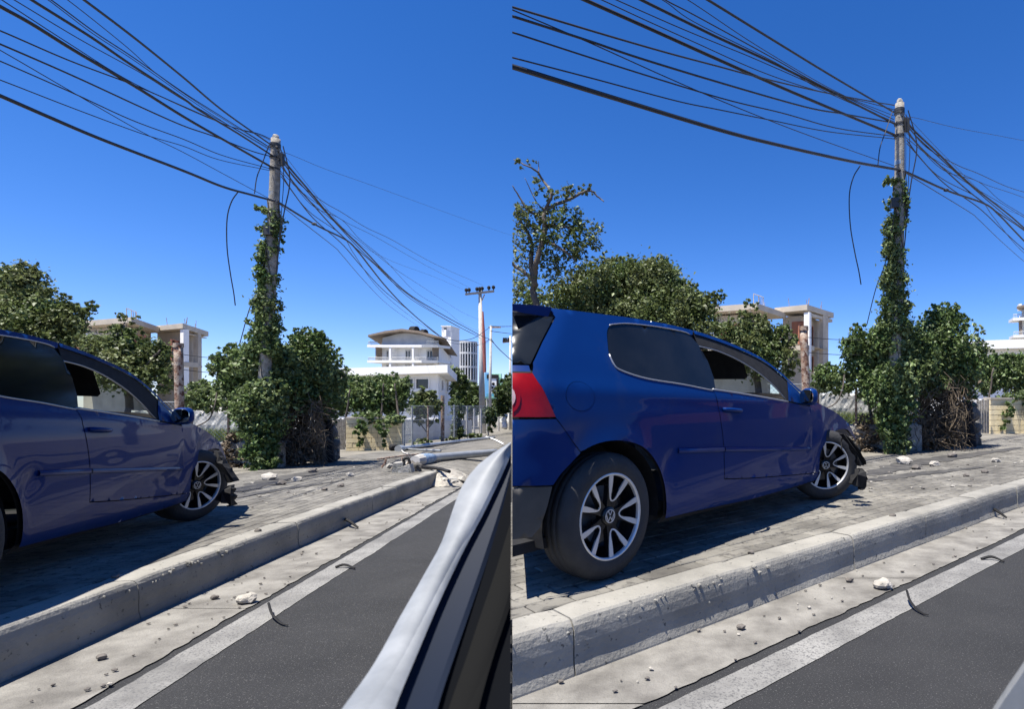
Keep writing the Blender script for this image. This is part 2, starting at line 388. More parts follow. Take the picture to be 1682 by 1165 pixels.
    # pavement: pavers near, a paved sheet farther on
    bedp = strip(s, 'pavement', xb - 0.05, xk0 - 0.002, 0.8, 13.2, 0.198, M_BED, n=30)
    strip(s, 'pavement', xb - 0.05, xk0 if not K else xk0 - 0.0, 13.2, 60, 0.227, M_PAVE, n=40)
    if K:
        strip(s, 'driveway', xk0 - 0.02, xg + 0.1, yend + 0.0, 40, 0.226, M_PAVE, hb=0.012, n=50, jag=0.05, ja=0)
        c0 = s.lane((xk0 + xkb) / 2 + .10, yend + .28, 0); rows = []; rg = random.Random(77)
        for i in range(23):
            row = []
            for j in range(15):
                a, b = (i / 11 - 1), (j / 7 - 1); r2 = a * a + b * b
                row.append(c0 + s.along * (a * .75) + s.out * (b * .42) + Vector((0, 0, max(-.05, .235 * (1 - r2 * .8)) + rg.uniform(-.022, .022))))
            rows.append(row)
        o = MB().grid(rows).build('rubble_heap', M_STONE, None, s, c0); tag(o, 'heap of crumbled pale concrete at the broken kerb end', 'rubble', None, 'stuff')
    PV, PF = paver_verts(); X = s.along; Yv = Vector((0, 0, 1)).cross(X); up = Vector((0, 0, 1))
    if s.left: X = Vector((s.m, 1, s.slope)).normalized(); up = X.cross(-s.out) if X.cross(-s.out).z > 0 else -X.cross(-s.out); Yv = up.cross(X)
    rng = random.Random(11); items = []
    width = (xk0 - xb) * s.out.x
    for i in range(int(width / 0.1)):
        for j in range(-8, 75):
            t = 0.053 + i * 0.1; q = j * 0.2 + (0.1 if i % 2 else 0)
            base = s.lane(xk0, 1.6, 0.227) - s.out * t + s.along * q
            base.z = s.gz(base.y, 0.227)
            if base.y > 13.1 or base.y < 0.9 or s.side(base) < -0.11: continue
            base.z += rng.uniform(-0.002, 0.002)
            a1, a2, a3 = rng.gauss(0, 0.008), rng.gauss(0, 0.008), rng.gauss(0, 0.012)
            items.append((base, a1, a2, a3))
    vis = [it for it in items if inframe(it[0], 5)]
    vis.sort(key=lambda it: it[0].length)
    near = set(id(it) for it in vis[:300])
    me = newmesh('paver', PV, [tuple(f) for f in PF], M_PAVE)
    bm0 = Matrix((X, Yv, up)).transposed().to_4x4()
    VV, FF, c = [], [], 0
    for it in items:
        M4 = Matrix.Translation(it[0]) @ bm0 @ Matrix.Rotation(it[3], 4, 'Z') @ Matrix.Rotation(it[1], 4, 'X') @ Matrix.Rotation(it[2] * 0.5, 4, 'Y')
        if id(it) in near:
            o = bpy.data.objects.new('paver', me); COL.objects.link(o); o.parent = bedp; o.matrix_local = M4
        else:
            VV.append(PV @ np.array(M4.to_3x3()).T + np.array(M4.translation)); FF.append(PF + c); c += 12
    me2 = fastmesh('pavers', np.concatenate(VV), np.concatenate(FF), M_PAVE)
    o = link('pavers', me2, bedp, None, s); o['kind'] = 'stuff'
    # black skid marks left on the pavers
    for (p0, p1, p2, wd) in (((388, 808), (470, 785), (610, 760), 0.22), ((384, 818), (450, 806), (560, 790), 0.12)):
        c_ = cr([s.G(*p0, h=0.232), s.G(*p1, h=0.232), s.G(*p2, h=0.232)], 14); rg = random.Random(4); rows = []
        for i, p in enumerate(c_):
            f = math.sin(math.pi * min(1, 0.08 + i / (len(c_) - 1) * 0.9)) ** 0.5
            rows.append([p - s.out * (wd * f * rg.uniform(0.6, 1.2)), p + s.out * (wd * f * rg.uniform(0.6, 1.2))])
        o = MB().grid(rows).build('tyre_mark', M_MARK, None, s)
        if o: o['kind'] = 'structure'
    # loose stones
    gname = 'pebbles lying in the gutter ' + W_
    rg = random.Random(21 if K else 22)
    for i in range(70):
        Yq = rg.uniform(1.9, 8.0) ** 1.0 if rg.random() < 0.6 else rg.uniform(1.9, 4)
        x0 = xkb + 0.06 + (xg - xkb - 0.05) * rg.random() ** 0.8; p = s.lane(x0, Yq, 0.012)
        if s.side(p) < 0.05 or not inframe(p, 0): continue
        r_ = rg.uniform(0.004, 0.010); o = MB().blob(p + Vector((0, 0, r_ * 0.5)), r_, i, 1, 0.3, (1.3, 1, 0.7)).build('pebble', M_DKSTONE if rg.random() < 0.75 else M_STONE, None, None, p)
        tag(o, 'small pebble lying on the gutter concrete ' + W_, 'pebble', gname)
    def stone(px, py, r_, m, label, h=0.227, sz=(1.3, 1, 0.75), nm='stone', cat='stone'):
        p = s.G(px, py, h); 
        if s.side(p) < 0.1: return
        o = MB().blob(p + Vector((0, 0, r_ * 0.55)), r_, int(px), 2, 0.22, sz).build(nm, m, None, None, p)
        tag(o, label + ' ' + W_, cat)
    stone(405, 990, 0.042, M_STONE, 'pale chunk of mortar in the gutter beside the dark joint', 0.012)
    stone(353, 984, 0.018, M_DKSTONE, 'dark pebble left of the pale mortar chunk in the gutter', 0.012)
    stone(167, 1083, 0.017, M_DKSTONE, 'dark flat pebble in the gutter near the bottom of the picture', 0.012)
    stone(443, 789, 0.085, M_STONE, 'largest whitish lump on the pavement in front of the dark bush')
    stone(488, 791, 0.055, M_STONE, 'white pointed fragment on the pavement next to the black skid mark')
    stone(461, 797, 0.05, M_DKSTONE, 'small dark lump on the pavement between two white fragments')
    stone(514, 777, 0.06, M_DKSTONE, 'dark lump on the pavement below the rock wall stump')
    stone(424, 874, 0.02, M_DKSTONE, 'little dark stone on top of the pale kerb')
    stone(189, 950, 0.016, M_DKSTONE, 'tiny dark stone on the kerb top near the shadow edge')
    stone(560, 800, 0.035, M_DKSTONE, 'dark crumb on the pavement near the kerb, far side')
    stone(533, 806, 0.03, M_DKSTONE, 'dark crumb on the pavement, near side')
    stone(575, 783, 0.05, M_STONE, 'pale stone on the pavement at the end of the skid mark')
    rg = random.Random(31 if K else 32)
    for i in range(46):
        px_ = rg.uniform(390, 640); py_ = rg.uniform(770, 838) - (px_ - 390) * 0.10
        p = s.G(px_, py_)
        if s.side(p) < 0.1: continue
        r_ = rg.uniform(0.008, 0.02); o = MB().blob(p + Vector((0, 0, r_ * 0.4)), r_, i + 300, 1, 0.3, (1.4, 1, 0.6)).build('crumb', M_DKSTONE if rg.random() < 0.6 else M_STONE, None, None, p)
        tag(o, 'crumb of debris scattered on the pavers ' + W_, 'debris', 'debris crumbs scattered on the pavement ' + W_)
    # torn strips of black plastic on the road
    def shard(pts, label, h, t=0.01, wd=0.02):
        c_ = [s.G(x, y, h) + Vector((0, 0, t + z)) for (x, y, z) in pts]; 
        if min(s.side(q) for q in c_) < 0.05: return
        mb = MB(); n_ = len(c_)
        mb.tube(cr(c_, 4), [wd * (0.5 + 0.5 * math.sin(1 + 3 * i / (4 * n_))) for i in range((n_ - 1) * 4 + 1)], 5)
        tag(mb.build('plastic_shard', M_DARK, None, s, c_[0]), label + ' ' + W_, 'shard')
    shard([(551, 934, 0), (566, 933, 0.015), (583, 936, 0)], 'thin black plastic strip lying across the white line', 0.004, 0.008, 0.010)
    shard([(441, 1008, 0.05), (447, 1018, 0.02), (462, 1027, 0.0), (473, 1030, 0)], 'bent black plastic strip standing up at the white line edge', 0.004, 0.008, 0.007)
    shard([(567, 863, 0.05), (575, 867, 0.05), (588, 869, 0)], 'curled black plastic scrap below the kerb', 0.012, 0.012, 0.016)
for s in (A, B): ground(s)
# ================================================================== the crashed hatchback
def herm(T):
    xs = np.array([t[0] for t in T], float); ys = np.array([t[1] for t in T], float)
    d = np.diff(ys) / np.diff(xs); m = np.zeros(len(xs)); m[0] = d[0]; m[-1] = d[-1]
    for i in range(1, len(xs) - 1):
        m[i] = 0 if d[i - 1] * d[i] <= 0 else 2 * d[i - 1] * d[i] / (d[i - 1] + d[i])
    def f(x):
        if x <= xs[0]: return float(ys[0])
        if x >= xs[-1]: return float(ys[-1])
        i = int(np.searchsorted(xs, x)) - 1; h = xs[i + 1] - xs[i]; t = (x - xs[i]) / h
        return float(ys[i] * (1 + 2 * t) * (1 - t) ** 2 + m[i] * h * t * (1 - t) ** 2 + ys[i + 1] * t * t * (3 - 2 * t) + m[i + 1] * h * t * t * (t - 1))
    return f
fZ = herm([(0.0, .76), (0.10, .78), (0.18, .805), (0.25, .835), (0.35, .852), (0.5, .866), (0.65, .872), (0.78, .868), (0.88, .856), (0.95, .838), (1.05, .80), (1.2, .735), (1.30, .69), (1.38, .65), (1.5, .57)])
fX = herm([(-.9, .93), (-.6, .955), (-.2, .985), (.3, 1), (1.8, 1), (2.4, .99), (2.9, .965), (3.4, .92), (3.8, .87)])
fR = herm([(0, -.56), (.3, -.60), (.7, -.63), (.9, -.61), (1.0, -.57), (1.15, -.47), (1.3, -.36), (1.5, -.2)])
fRoof = herm([(-.36, 1.312), (-.262, 1.324), (-.06, 1.334), (.144, 1.341), (.353, 1.349), (.649, 1.351), (.966, 1.338), (1.2, 1.315), (1.45, 1.278), (1.743, 1.215), (1.984, 1.115), (2.202, .99), (2.448, .888), (2.747, .826), (3.046, .768), (3.391, .660), (3.72, .50)])
DENTS = [(0.50, .57, .06, .05, .012), (0.44, .52, .04, .05, .008), (2.25, .42, .30, .08, .014), (2.40, .56, .07, .12, .010), (1.75, .40, .35, .05, .005),
         (2.62, .62, .08, .16, -.012), (3.0, .70, .12, .05, .012), (3.35, .63, .12, .05, -.010), (2.85, .66, .08, .05, .012), (-.42, .64, .08, .07, .008), (-.36, .70, .05, .09, -.006), (1.28, .64, .14, .03, .004)]
def halfwidth(x, z, lean=1.0):
    wz = fZ(z)
    if z > .95: wz = .838 - lean * (.838 - wz)
    wv = wz * fX(x); r_ = .25; xc = fR(z) + r_
    if x < xc:
        t = min((xc - x) / r_, .97); wv -= r_ * (1 - math.sqrt(1 - t * t))
    for (a, b, sx, sz, am) in DENTS:
        e = ((x - a) / sx) ** 2 + ((z - b) / sz) ** 2
        if e < 9: wv -= am * math.exp(-e)
    # soft shoulder line and flared wheel arch lips
    wv += 0.006 * math.exp(-((z - 0.93 + 0.03 * x) / 0.035) ** 2)
    for (ax, az, ar) in ((0.03, .33, .36),):
        d = math.hypot(x - ax, z - az) - ar
        if -0.02 < d < 0.12: wv += 0.012 * max(0, 1 - abs(d) / 0.12) ** 2
    return wv
def inset(poly, d):
    n = len(poly); P = [Vector((p[0], p[1])) for p in poly]
    ar = sum(P[i].x * P[(i + 1) % n].y - P[(i + 1) % n].x * P[i].y for i in range(n)); sg = 1 if ar > 0 else -1
    out = []
    for i in range(n):
        a = (P[i] - P[i - 1]).normalized(); b = (P[(i + 1) % n] - P[i]).normalized()
        na = Vector((-a.y, a.x)) * sg; nb = Vector((-b.y, b.x)) * sg; k = na + nb
        k = k / max(0.35, k.length_squared) * 2 * 0.5 * 1 if k.length > 1e-6 else na
        out.append(P[i] + k * d * 1.0)
    return [(p.x, p.y) for p in out]
def pip(p, poly):
    c = False; n = len(poly); j = n - 1
    for i in range(n):
        if ((poly[i][1] > p[1]) != (poly[j][1] > p[1])) and (p[0] < (poly[j][0] - poly[i][0]) * (p[1] - poly[i][1]) / (poly[j][1] - poly[i][1]) + poly[i][0]): c = not c
        j = i
    return c
def fine(poly, step, close=True):
    out = []; n = len(poly)
    for i in range(n if close else n - 1):
        a, b = poly[i], poly[(i + 1) % n]; k = max(1, int(math.hypot(b[0] - a[0], b[1] - a[1]) / step))
        for j in range(k): out.append((a[0] + (b[0] - a[0]) * j / k, a[1] + (b[1] - a[1]) * j / k))
    if not close: out.append(poly[-1])
    return out
def smooth2(pts, n=5): return [(p.x, p.y) for p in cr([(a, b, 0) for a, b in pts], n)]
_CDT = {}
def panel(key, poly, holes=(), step=0.05):
    """triangulated flat pattern of a body panel in side view (x, z)"""
    if key in _CDT: return _CDT[key]
    loops = [fine(poly, step * 0.8)] + [fine(h, step * 0.8) for h in holes]
    V, E = [], []
    for lp in loops:
        b = len(V); V += lp; E += [(b + i, b + (i + 1) % len(lp)) for i in range(len(lp))]
    xs = [p[0] for p in poly]; zs = [p[1] for p in poly]; x = min(xs); r_ = 0
    bnd = np.array(V)
    while x < max(xs):
        z = min(zs) + (step * 0.5 if r_ % 2 else 0)
        while z < max(zs):
            if pip((x, z), poly) and not any(pip((x, z), h) for h in holes) and np.min((bnd[:, 0] - x) ** 2 + (bnd[:, 1] - z) ** 2) > (step * 0.45) ** 2: V.append((x, z))
            z += step
        x += step * 0.87; r_ += 1
    res = delaunay_2d_cdt([Vector(v) for v in V], E, [], 0, 1e-6)
    v2 = [(p.x, p.y) for p in res[0]]; f2 = []
    for f in res[2]:
        c = (sum(v2[i][0] for i in f) / len(f), sum(v2[i][1] for i in f) / len(f))
        if pip(c, poly) and not any(pip(c, h) for h in holes): f2.append(tuple(f))
    _CDT[key] = (v2, f2); return v2, f2
# outlines in side view, metres from the rear axle / the ground
DOORGAP = [(.935, .950), (.950, .888), (.978, .762), (1.010, .591), (1.043, .382)]
DOORBOT = [(1.043, .382), (1.36, .352), (1.67, .328), (2.10, .297), (2.485, .271)]
FRONTGAP = [(2.485, .271), (2.433, .500), (2.405, .665), (2.365, .838)]
BELT = [(.935, .950), (1.16, .935), (1.389, .919), (1.66, .897), (1.943, .873), (2.365, .838)]
ARCH = smooth2([(-.395, .33), (-.362, .505), (-.321, .558), (-.207, .640), (-.080, .680), (.069, .680), (.223, .635), (.341, .535), (.412, .424), (.455, .300), (.472, .219)])
FARCH = smooth2([(2.64, .195), (2.610, .425), (2.70, .505), (2.80, .560), (2.965, .607), (3.229, .616), (3.46, .575), (3.72, .478)])
QGLASS = smooth2([(.93, .950), (.865, .956), (.630, .980), (.372, .998), (.240, 1.015), (.122, 1.043), (.091, 1.069), (.082, 1.123), (.096, 1.172), (.118, 1.235), (.155, 1.276), (.22, 1.292), (.335, 1.307), (.598, 1.317), (.826, 1.314), (.90, 1.302)], 3)
FWIN = [(.979, .962), (.995, 1.026), (.994, 1.147), (.975, 1.205), (.951, 1.241)] + smooth2([(.951, 1.241), (1.18, 1.225), (1.399, 1.180), (1.58, 1.120), (1.720, 1.055), (1.85, .975), (1.944, .893)], 3)[1:] + [(1.66, .912), (1.389, .932), (1.16, .948)]
TAILEDGE = [(-.36, 1.312), (-.195, 1.284), (-.312, 1.150), (-.392, 1.050), (-.399, 1.030), (-.412, 1.003)]
TAIL = [(-.412, 1.003), (-.405, .965), (-.339, .805), (-.43, .806), (-.52, .808), (-.605, .808), (-.605, 1.003)]
BUMPTOP = [(-.339, .805), (-.294, .752), (-.207, .645)]
roofline = lambda a, b, n=14, dz=0.0: [(a + (b - a) * i / n, fRoof(a + (b - a) * i / n) + dz) for i in range(n + 1)]
def arch_part(x0, x1): return [p for p in ARCH if x0 <= p[0] <= x1]
WB = 2.748
def build_car(s, Rp, Fp, lean, steer, label):
    Rp, Fp = Vector((Rp[0], Rp[1], 0)), Vector((Fp[0], Fp[1], 0)); d = Fp - Rp; kx = d.length / WB; f = d.normalized(); l = Vector((-f.y, f.x, 0))
    O = Rp + l * .865; g = lambda p: s.gz(p.y, 0.227)
    def Wd(x, y, z):
        p = O + f * (x * kx) + l * y; return Vector((p.x, p.y, g(p) + z))
    base = Wd(1.37, 0, 0)
    car = thing('blue_hatchback', base, label, 'car')
    HW = lambda x, z: halfwidth(x, z, lean)
    def sidemesh(name, key, poly, m, holes=(), off=0.0, step=0.05, parent=car, sgn=-1, thick=0.0, smooth=True):
        v2, f2 = panel(key, poly, holes, step)
        V = [Wd(x, sgn * (HW(x, z) + off), z) for x, z in v2]; F = [f_ for f_ in f2]
        # face outward
        if F:
            a, b, c = [V[i] for i in F[0][:3]]
            if ((b - a).cross(c - a)).dot(l * sgn) < 0: F = [tuple(reversed(f_)) for f_ in F]
        mb = MB().add(V, F)
        return mb.build(name, m, parent, s, smooth=smooth)
    def loopstrip(name, pts, m, wd, off, parent=car, closed=False, up=True):
        """a raised bead that follows a line on the body side"""
        q = [Wd(x, -(HW(x, z) + off), z) for x, z in pts]
        if closed: q.append(q[0]); 
        return MB().tube(q, wd, 6).build(name, m, parent, s, smooth=True)
    G = 0.0032
    # painted panels
    quarter = TAILEDGE[:1] + roofline(-.36, .955, 16)[1:] + [(.93, 1.318)] 
    quarter = roofline(-.195, .95, 16) 
    quarter = [(-.195, 1.284)] + [(x, z) for x, z in roofline(-.20, .955, 18)] + [(.93, 1.306)] + QGLASS[::-1][:] + DOORGAP + [(x, z - .004) for x, z in DOORBOT] + [(2.60, .262), (2.64, .192), (2.1, .188), (1.455, .187), (1.047, .203), (.75, .213), (.472, .219)] + arch_part(-.205, .471)[::-1] + BUMPTOP[::-1] + [(-.405, .965), (-.412, 1.003), (-.399, 1.030), (-.392, 1.050), (-.312, 1.150)]
    def dedup(P):
        o = []
        for p in P:
            if not o or math.hypot(p[0] - o[-1][0], p[1] - o[-1][1]) > 0.004: o.append(p)
        if math.hypot(o[0][0] - o[-1][0], o[0][1] - o[-1][1]) < 0.004: o.pop()
        return o
    flapc = (-.185, .901); flap = [(flapc[0] + .087 * math.cos(a), flapc[1] + .070 * math.sin(a)) for a in [2 * math.pi * i / 32 for i in range(32)]]
    quarter = dedup(quarter)
    sidemesh('quarter_panel', 'quarter', inset(quarter, G * .6), M_CAR, [flap], step=0.03)
    sidemesh('fuel_flap', 'flap', inset(flap, 0.0035), M_CAR, off=0.0006, step=0.03)
    door = dedup(DOORGAP + DOORBOT[1:] + FRONTGAP[1:] + BELT[::-1][1:-1])
    dr = sidemesh('door', 'door', inset(door, G), M_CAR, off=0.002, step=0.03)
    sill = dedup([(1.050, .378)] + DOORBOT[1:] + [(2.60, .262), (2.64, .192), (2.1, .188), (1.455, .187), (1.047, .203)])
    fend = dedup([(2.365, .838), (2.405, .665), (2.433, .5), (2.487, .271), (2.60, .262), (2.64, .195)] + FARCH[1:] + roofline(2.30, 3.72, 18)[::-1])
    fe = sidemesh('front_fender', 'fender', inset(fend, G), M_CAR, step=0.045)
    # window glass and dark frames
    sidemesh('quarter_window', 'qglass', inset(dedup(QGLASS + [(.955, 1.25), (.998, 1.14), (.998, 1.03), (.975, .955)]), 0.002), M_TINT, off=-0.004)
    if lean == 1.0 or True:
        inner = [(.205, 1.262), (.335, 1.280), (.598, 1.290), (.76, 1.284), (.80, 1.24), (.87, 1.10), (.90, .99)]
        q = [Wd(x, -(HW(x, z) - .0025), z) for x, z in inner]
    frame = dedup([(.955, 1.318)] + roofline(.96, 2.20, 22, -.022)[1:] + [(2.29, .905), (2.365, .842)] + BELT[::-1][1:-1] + [(.972, .952), (.990, 1.03), (.990, 1.14), (.955, 1.235)])
    fr_ = sidemesh('door_frame', 'frame', inset(frame, 0.002), M_DARK, [FWIN], off=-0.008, parent=dr)
    lip = [p for p in smooth2([(.951, 1.236), (1.18, 1.220), (1.399, 1.176), (1.58, 1.116), (1.720, 1.051), (1.85, .971), (1.944, .891)], 4)]
    loopstrip('frame_lip', lip, M_CHROME, 0.0055, -0.014, parent=dr)
    rail = dedup(roofline(.955, 2.32, 26) + roofline(.96, 2.31, 26, -.024)[::-1])
    sidemesh('a_pillar', 'rail', rail, M_CAR, off=0.0, step=0.03)
    sidemesh('mirror_triangle', 'sail', [(1.965, .885), (2.06, 1.04), (2.19, .965), (2.33, .875), (2.30, .850)], M_CAR, off=-0.003, step=0.04, parent=dr)
    loopstrip('belt_strip', [(x, z + .004) for x, z in smooth2(BELT[:-1], 5)], M_CHROME, 0.0065, 0.001)
    loopstrip('window_trim', [(x, z - .003) for x, z in QGLASS[:int(len(QGLASS) * .48)]], M_CHROME, 0.005, 0.001)
    loopstrip('roof_drip', [(x, z + .004) for x, z in QGLASS[int(len(QGLASS) * .66):]], M_CHROME, 0.0035, 0.000)
    # rear end: lamp, hatch, bumper
    tl = sidemesh('tail_light', 'tail', inset(TAIL, 0.005), M_LRED, off=0.004, step=0.035)
    for rr, mm, nm in ((.088, M_LRED, 'lens_ring'), (.062, M_LCLR, 'reflector')):
        c_ = (-.555, .905); cir = [(c_[0] + rr * .75 * math.cos(a), c_[1] + rr * math.sin(a)) for a in [2 * math.pi * i / 24 for i in range(24)]]
        cir = [(max(-.60, x), z) for x, z in cir]
        if tl: sidemesh(nm, nm, dedup(cir), mm, off=0.010 if rr > .08 else 0.016, step=0.03, parent=tl)
    hatch = dedup([(-.36, 1.312), (-.200, 1.287), (-.318, 1.150), (-.398, 1.050), (-.418, 1.006), (-.60, 1.006), (-.60, 1.04), (-.52, 1.05), (-.43, 1.05), (-.345, 1.155), (-.24, 1.27), (-.37, 1.285)])
    rw = [(-.203, 1.284), (-.318, 1.150), (-.404, 1.043), (-.50, 1.040), (-.565, 1.040), (-.48, 1.15), (-.385, 1.285)]
    rwo = sidemesh('rear_window', 'rearwin', rw, M_TINT, off=-0.001, step=0.04)
    tg = sidemesh('tailgate', 'hatchlow', [(-.414, 1.036), (-.418, 1.008), (-.60, 1.008), (-.60, 1.036)], M_CAR, off=0.002)
    bump = dedup([(-.342, .799), (-.297, .748), (-.211, .640)] + [(-.235, .622), (-.321, .552), (-.358, .507), (-.60, .522), (-.61, .800)])
    sidemesh('rear_bumper', 'bumper', inset(bump, 0.002), M_CAR, off=0.006, step=0.035)
    skirt = dedup([(-.36, .502), (-.385, .40), (-.405, .327), (-.435, .284), (-.58, .278), (-.59, .518)])
    sidemesh('bumper_skirt', 'skirt', inset(skirt, 0.003), M_SKIRT, off=0.004, step=0.035)
    # closed rear face behind the corner (out of the picture), spoiler, roof, windscreen, bonnet
    def across(name, xs, zf, m, crown, xb=0.0, n=12, off=0.0, wob=0.0, seed=0):
        rg = random.Random(seed); rows = []
        for x in xs:
            z = zf(x); h = HW(x, z) + off; row = []
            for j in range(n + 1):
                v = -1 + 2 * j / n
                row.append(Wd(x + xb * (1 - v * v), v * h, z + crown * (1 - abs(v) ** 3) + (rg.uniform(-wob, wob) if 0 < j < n else 0)))
            rows.append(row)
        return MB().grid(rows).build(name, m, car, s, smooth=True)
    lin = lambda a, b, n: [a + (b - a) * i / n for i in range(n + 1)]
    across('roof', lin(-.33, 1.62, 22), fRoof, M_CAR, .045, xb=0.02)
    sp_rows = ([[Wd(x_ - .10 * (1 - abs(v) ** 3) * k_, v * hw_, z_ + .035 * (1 - v * v)) for v in lin(-1, 1, 14)] for x_, z_, hw_, k_ in ((-.20, 1.333, .660, 0), (-.30, 1.331, .645, .6), (-.395, 1.326, .615, 1), (-.41, 1.318, .61, 1), (-.412, 1.298, .61, 1), (-.34, 1.290, .625, .6), (-.22, 1.285, .655, .1))])
    sp = MB().grid(sp_rows)
    for e_ in (0, -1): sp.add([r_[e_] for r_ in sp_rows], [tuple(range(len(sp_rows)))])
    sp = sp.build('spoiler', M_CAR, car, s, smooth=True)
    across('windscreen', lin(1.62, 2.38, 12), fRoof, M_GLASS, .03, xb=0.22)
    across('bonnet', lin(2.38, 3.70, 18), fRoof, M_CAR, .05, xb=0.08, wob=.008, seed=3)
    rows = []
    for z in lin(.28, 1.28, 16):
        x = max(fR(z) + .015, -.62); h = HW(x, z) - .005; rows.append([Wd(x - .05 * (1 - v * v), v * h, z) for v in lin(-1, 1, 10)])
    MB().grid(rows).build('rear_shell', M_CAR, car, s, smooth=True)
    # dark body shell just under the skin, floor, far side
    shell = dedup([(-.40, 1.02), (-.30, 1.15), (-.19, 1.28)] + roofline(-.15, 3.5, 40, -.03) + FARCH[::-1][2:] + [(2.66, .17), (1.5, .17), (.44, .19)] + arch_part(-.36, .47)[::-1] + [(-.45, .30), (-.52, .5), (-.52, 1.0)])
    qh = dedup(inset(QGLASS + [(.955, 1.24), (.99, 1.14), (.99, 1.03), (.97, .96)], .02))
    sidemesh('inner_shell', 'shell', shell, M_DARK, [dedup(inset(FWIN, -0.004))], off=-0.022, step=0.12, smooth=False)
    FARW = [(1.02, .955), (1.02, 1.105), (1.55, 1.09), (1.76, .99), (1.88, .905), (1.66, .915), (1.389, .935), (1.16, .95)]
    far_ = dedup(roofline(-.35, 3.6, 40) + FARCH[::-1][1:] + [(2.64, .19), (1.5, .187), (.472, .219)] + arch_part(-.36, .47)[::-1] + [(-.45, .29), (-.56, .5), (-.57, .9), (-.50, 1.05)])
    sidemesh('far_side_panel', 'far', far_, M_CAR, [FARW, inset(dedup(QGLASS), .01)], off=0, step=0.10, sgn=1)
    sidemesh('far_side_glass', 'farq', inset(dedup(QGLASS), .008), M_TINT, off=-.005, step=0.1, sgn=1)
    sidemesh('far_door_glass', 'farw', FARW, M_GLASS, off=-.005, step=0.1, sgn=1)
    sidemesh('far_shell', 'farshell', far_, M_DARK, [FARW, inset(dedup(QGLASS), .006)], off=-.02, step=0.12, sgn=1, smooth=False)
    mb = MB()
    for (x0, x1, y0, y1, z) in ((-.5, 2.62, -.74, .74, .20), (2.62, 3.45, -.50, .50, .26), (0.45, 2.6, -.78, -.70, .26)):
        mb.prism([Wd(x0, y0, z), Wd(x1, y0, z), Wd(x1, y1, z), Wd(x0, y1, z)], (0, 0, .05))
    mb.prism([Wd(-.38, -.55, .20), Wd(.42, -.55, .20), Wd(.42, -.55, .92), Wd(-.38, -.55, .92)], l * .02)          # wheel housing walls
    mb.prism([Wd(2.62, -.5, .20), Wd(3.45, -.5, .20), Wd(3.45, -.5, .60), Wd(2.62, -.5, .62)], l * .02)
    mb.prism([Wd(2.60, -.78, .20), Wd(2.60, .78, .20), Wd(2.60, .78, .80), Wd(2.60, -.78, .80)], f * .02)
    mb.build('floor_pan', M_DARK, car, s)
    liner = MB().grid([[Wd(.03 + .40 * math.cos(a) * 1.02, y, .31 + .375 * math.sin(a)) for y in (-.80, -.70, -.55)] for a in lin(-.2, math.pi + .25, 18)])
    liner.build('wheel_housing', M_DARK, car, s, smooth=True)
    # seats and steering wheel seen through the open window
    for yy in (-.36, .36):
        mb = MB(); 
        mb.prism([Wd(1.05, yy - .22, .40), Wd(1.55, yy - .22, .45), Wd(1.55, yy - .22, .58), Wd(1.08, yy - .22, .55)], l * .44)
        mb.prism([Wd(.98, yy - .21, .50), Wd(1.10, yy - .21, .50), Wd(.93, yy - .19, 1.02), Wd(.84, yy - .19, 1.02)], l * .40)
        mb.prism([Wd(.84, yy - .12, 1.04), Wd(.93, yy - .12, 1.04), Wd(.89, yy - .11, 1.22), Wd(.80, yy - .11, 1.22)], l * .23)
        mb.build('seat', M_CLOTH, car, s)
    MB().prism([Wd(2.0, -.68, .62), Wd(2.45, -.68, .62), Wd(2.45, -.68, .86), Wd(2.15, -.68, .86), Wd(2.0, -.68, .80)], l * 1.36).build('dashboard', M_DARK, car, s)
    MB().tube([Wd(1.86 + .05 * math.sin(a), .36 + .18 * math.cos(a), .78 + .18 * math.sin(a)) for a in lin(0, 2 * math.pi, 20)], .013, 6).build('steering_wheel', M_DARK, car, s)
    MB().prism([Wd(1.74, -.60, 1.05), Wd(1.62, -.60, 1.25), Wd(1.62, -.12, 1.26), Wd(1.74, -.12, 1.06)], (0.02, 0, .02)).build('sun_visor', M_CLOTH, car, s)
    # door furniture
    ml = [(.535, .598), (1.012, .575)]
    def mould(name, pts, parent):
        rows = []
        for x, z in fine(pts, .08, False):
            h = HW(x, z); rows.append([Wd(x, -(h + .000), z + .016), Wd(x, -(h + .010), z + .012), Wd(x, -(h + .013), z), Wd(x, -(h + .010), z - .012), Wd(x, -(h - .001), z - .016)])
        return MB().grid(rows).build(name, M_CAR, parent, s)
    mould('side_moulding', [(.535, .598), (1.008, .574)], car); mould('side_moulding', [(1.020, .573), (1.7, .530), (2.40, .487)], dr)
    hx = [(1.005 + .215 * i / 10, .828 - .012 * i / 10) for i in range(11)]
    hb = MB().tube([Wd(x, -(HW(x, z) + .006 + .030 * math.sin(math.pi * i / 10) ** 0.5), z) for i, (x, z) in enumerate(hx)], [.013] * 11, 8)
    hd = hb.build('door_handle', M_CAR, dr, s, smooth=True)
    cup = [(1.03 + .07 + .075 * math.cos(a), .806 + .032 * math.sin(a)) for a in lin(0, 2 * math.pi, 17)[:-1]]
    sidemesh('handle_recess', 'cup', cup, M_DARK, off=0.0015, step=0.03, parent=dr)
    # mirror on the door
    mp = Wd(2.16, -.90, .935)
    mb = MB(); rows = []
    for i, t in enumerate(lin(0, 1, 8)):
        rad = [0.15, .72, .93, 1, 1, .97, .9, .72, .10][i]; c_ = Wd(2.17 + .11 * t, -.915, .918)
        rows.append([c_ + l * (-.068 * rad * math.copysign(abs(math.cos(a)) ** .7, math.cos(a))) + Vector((0, 0, .068 * rad * math.copysign(abs(math.sin(a)) ** .7, math.sin(a)))) for a in lin(0, 2 * math.pi, 20)])
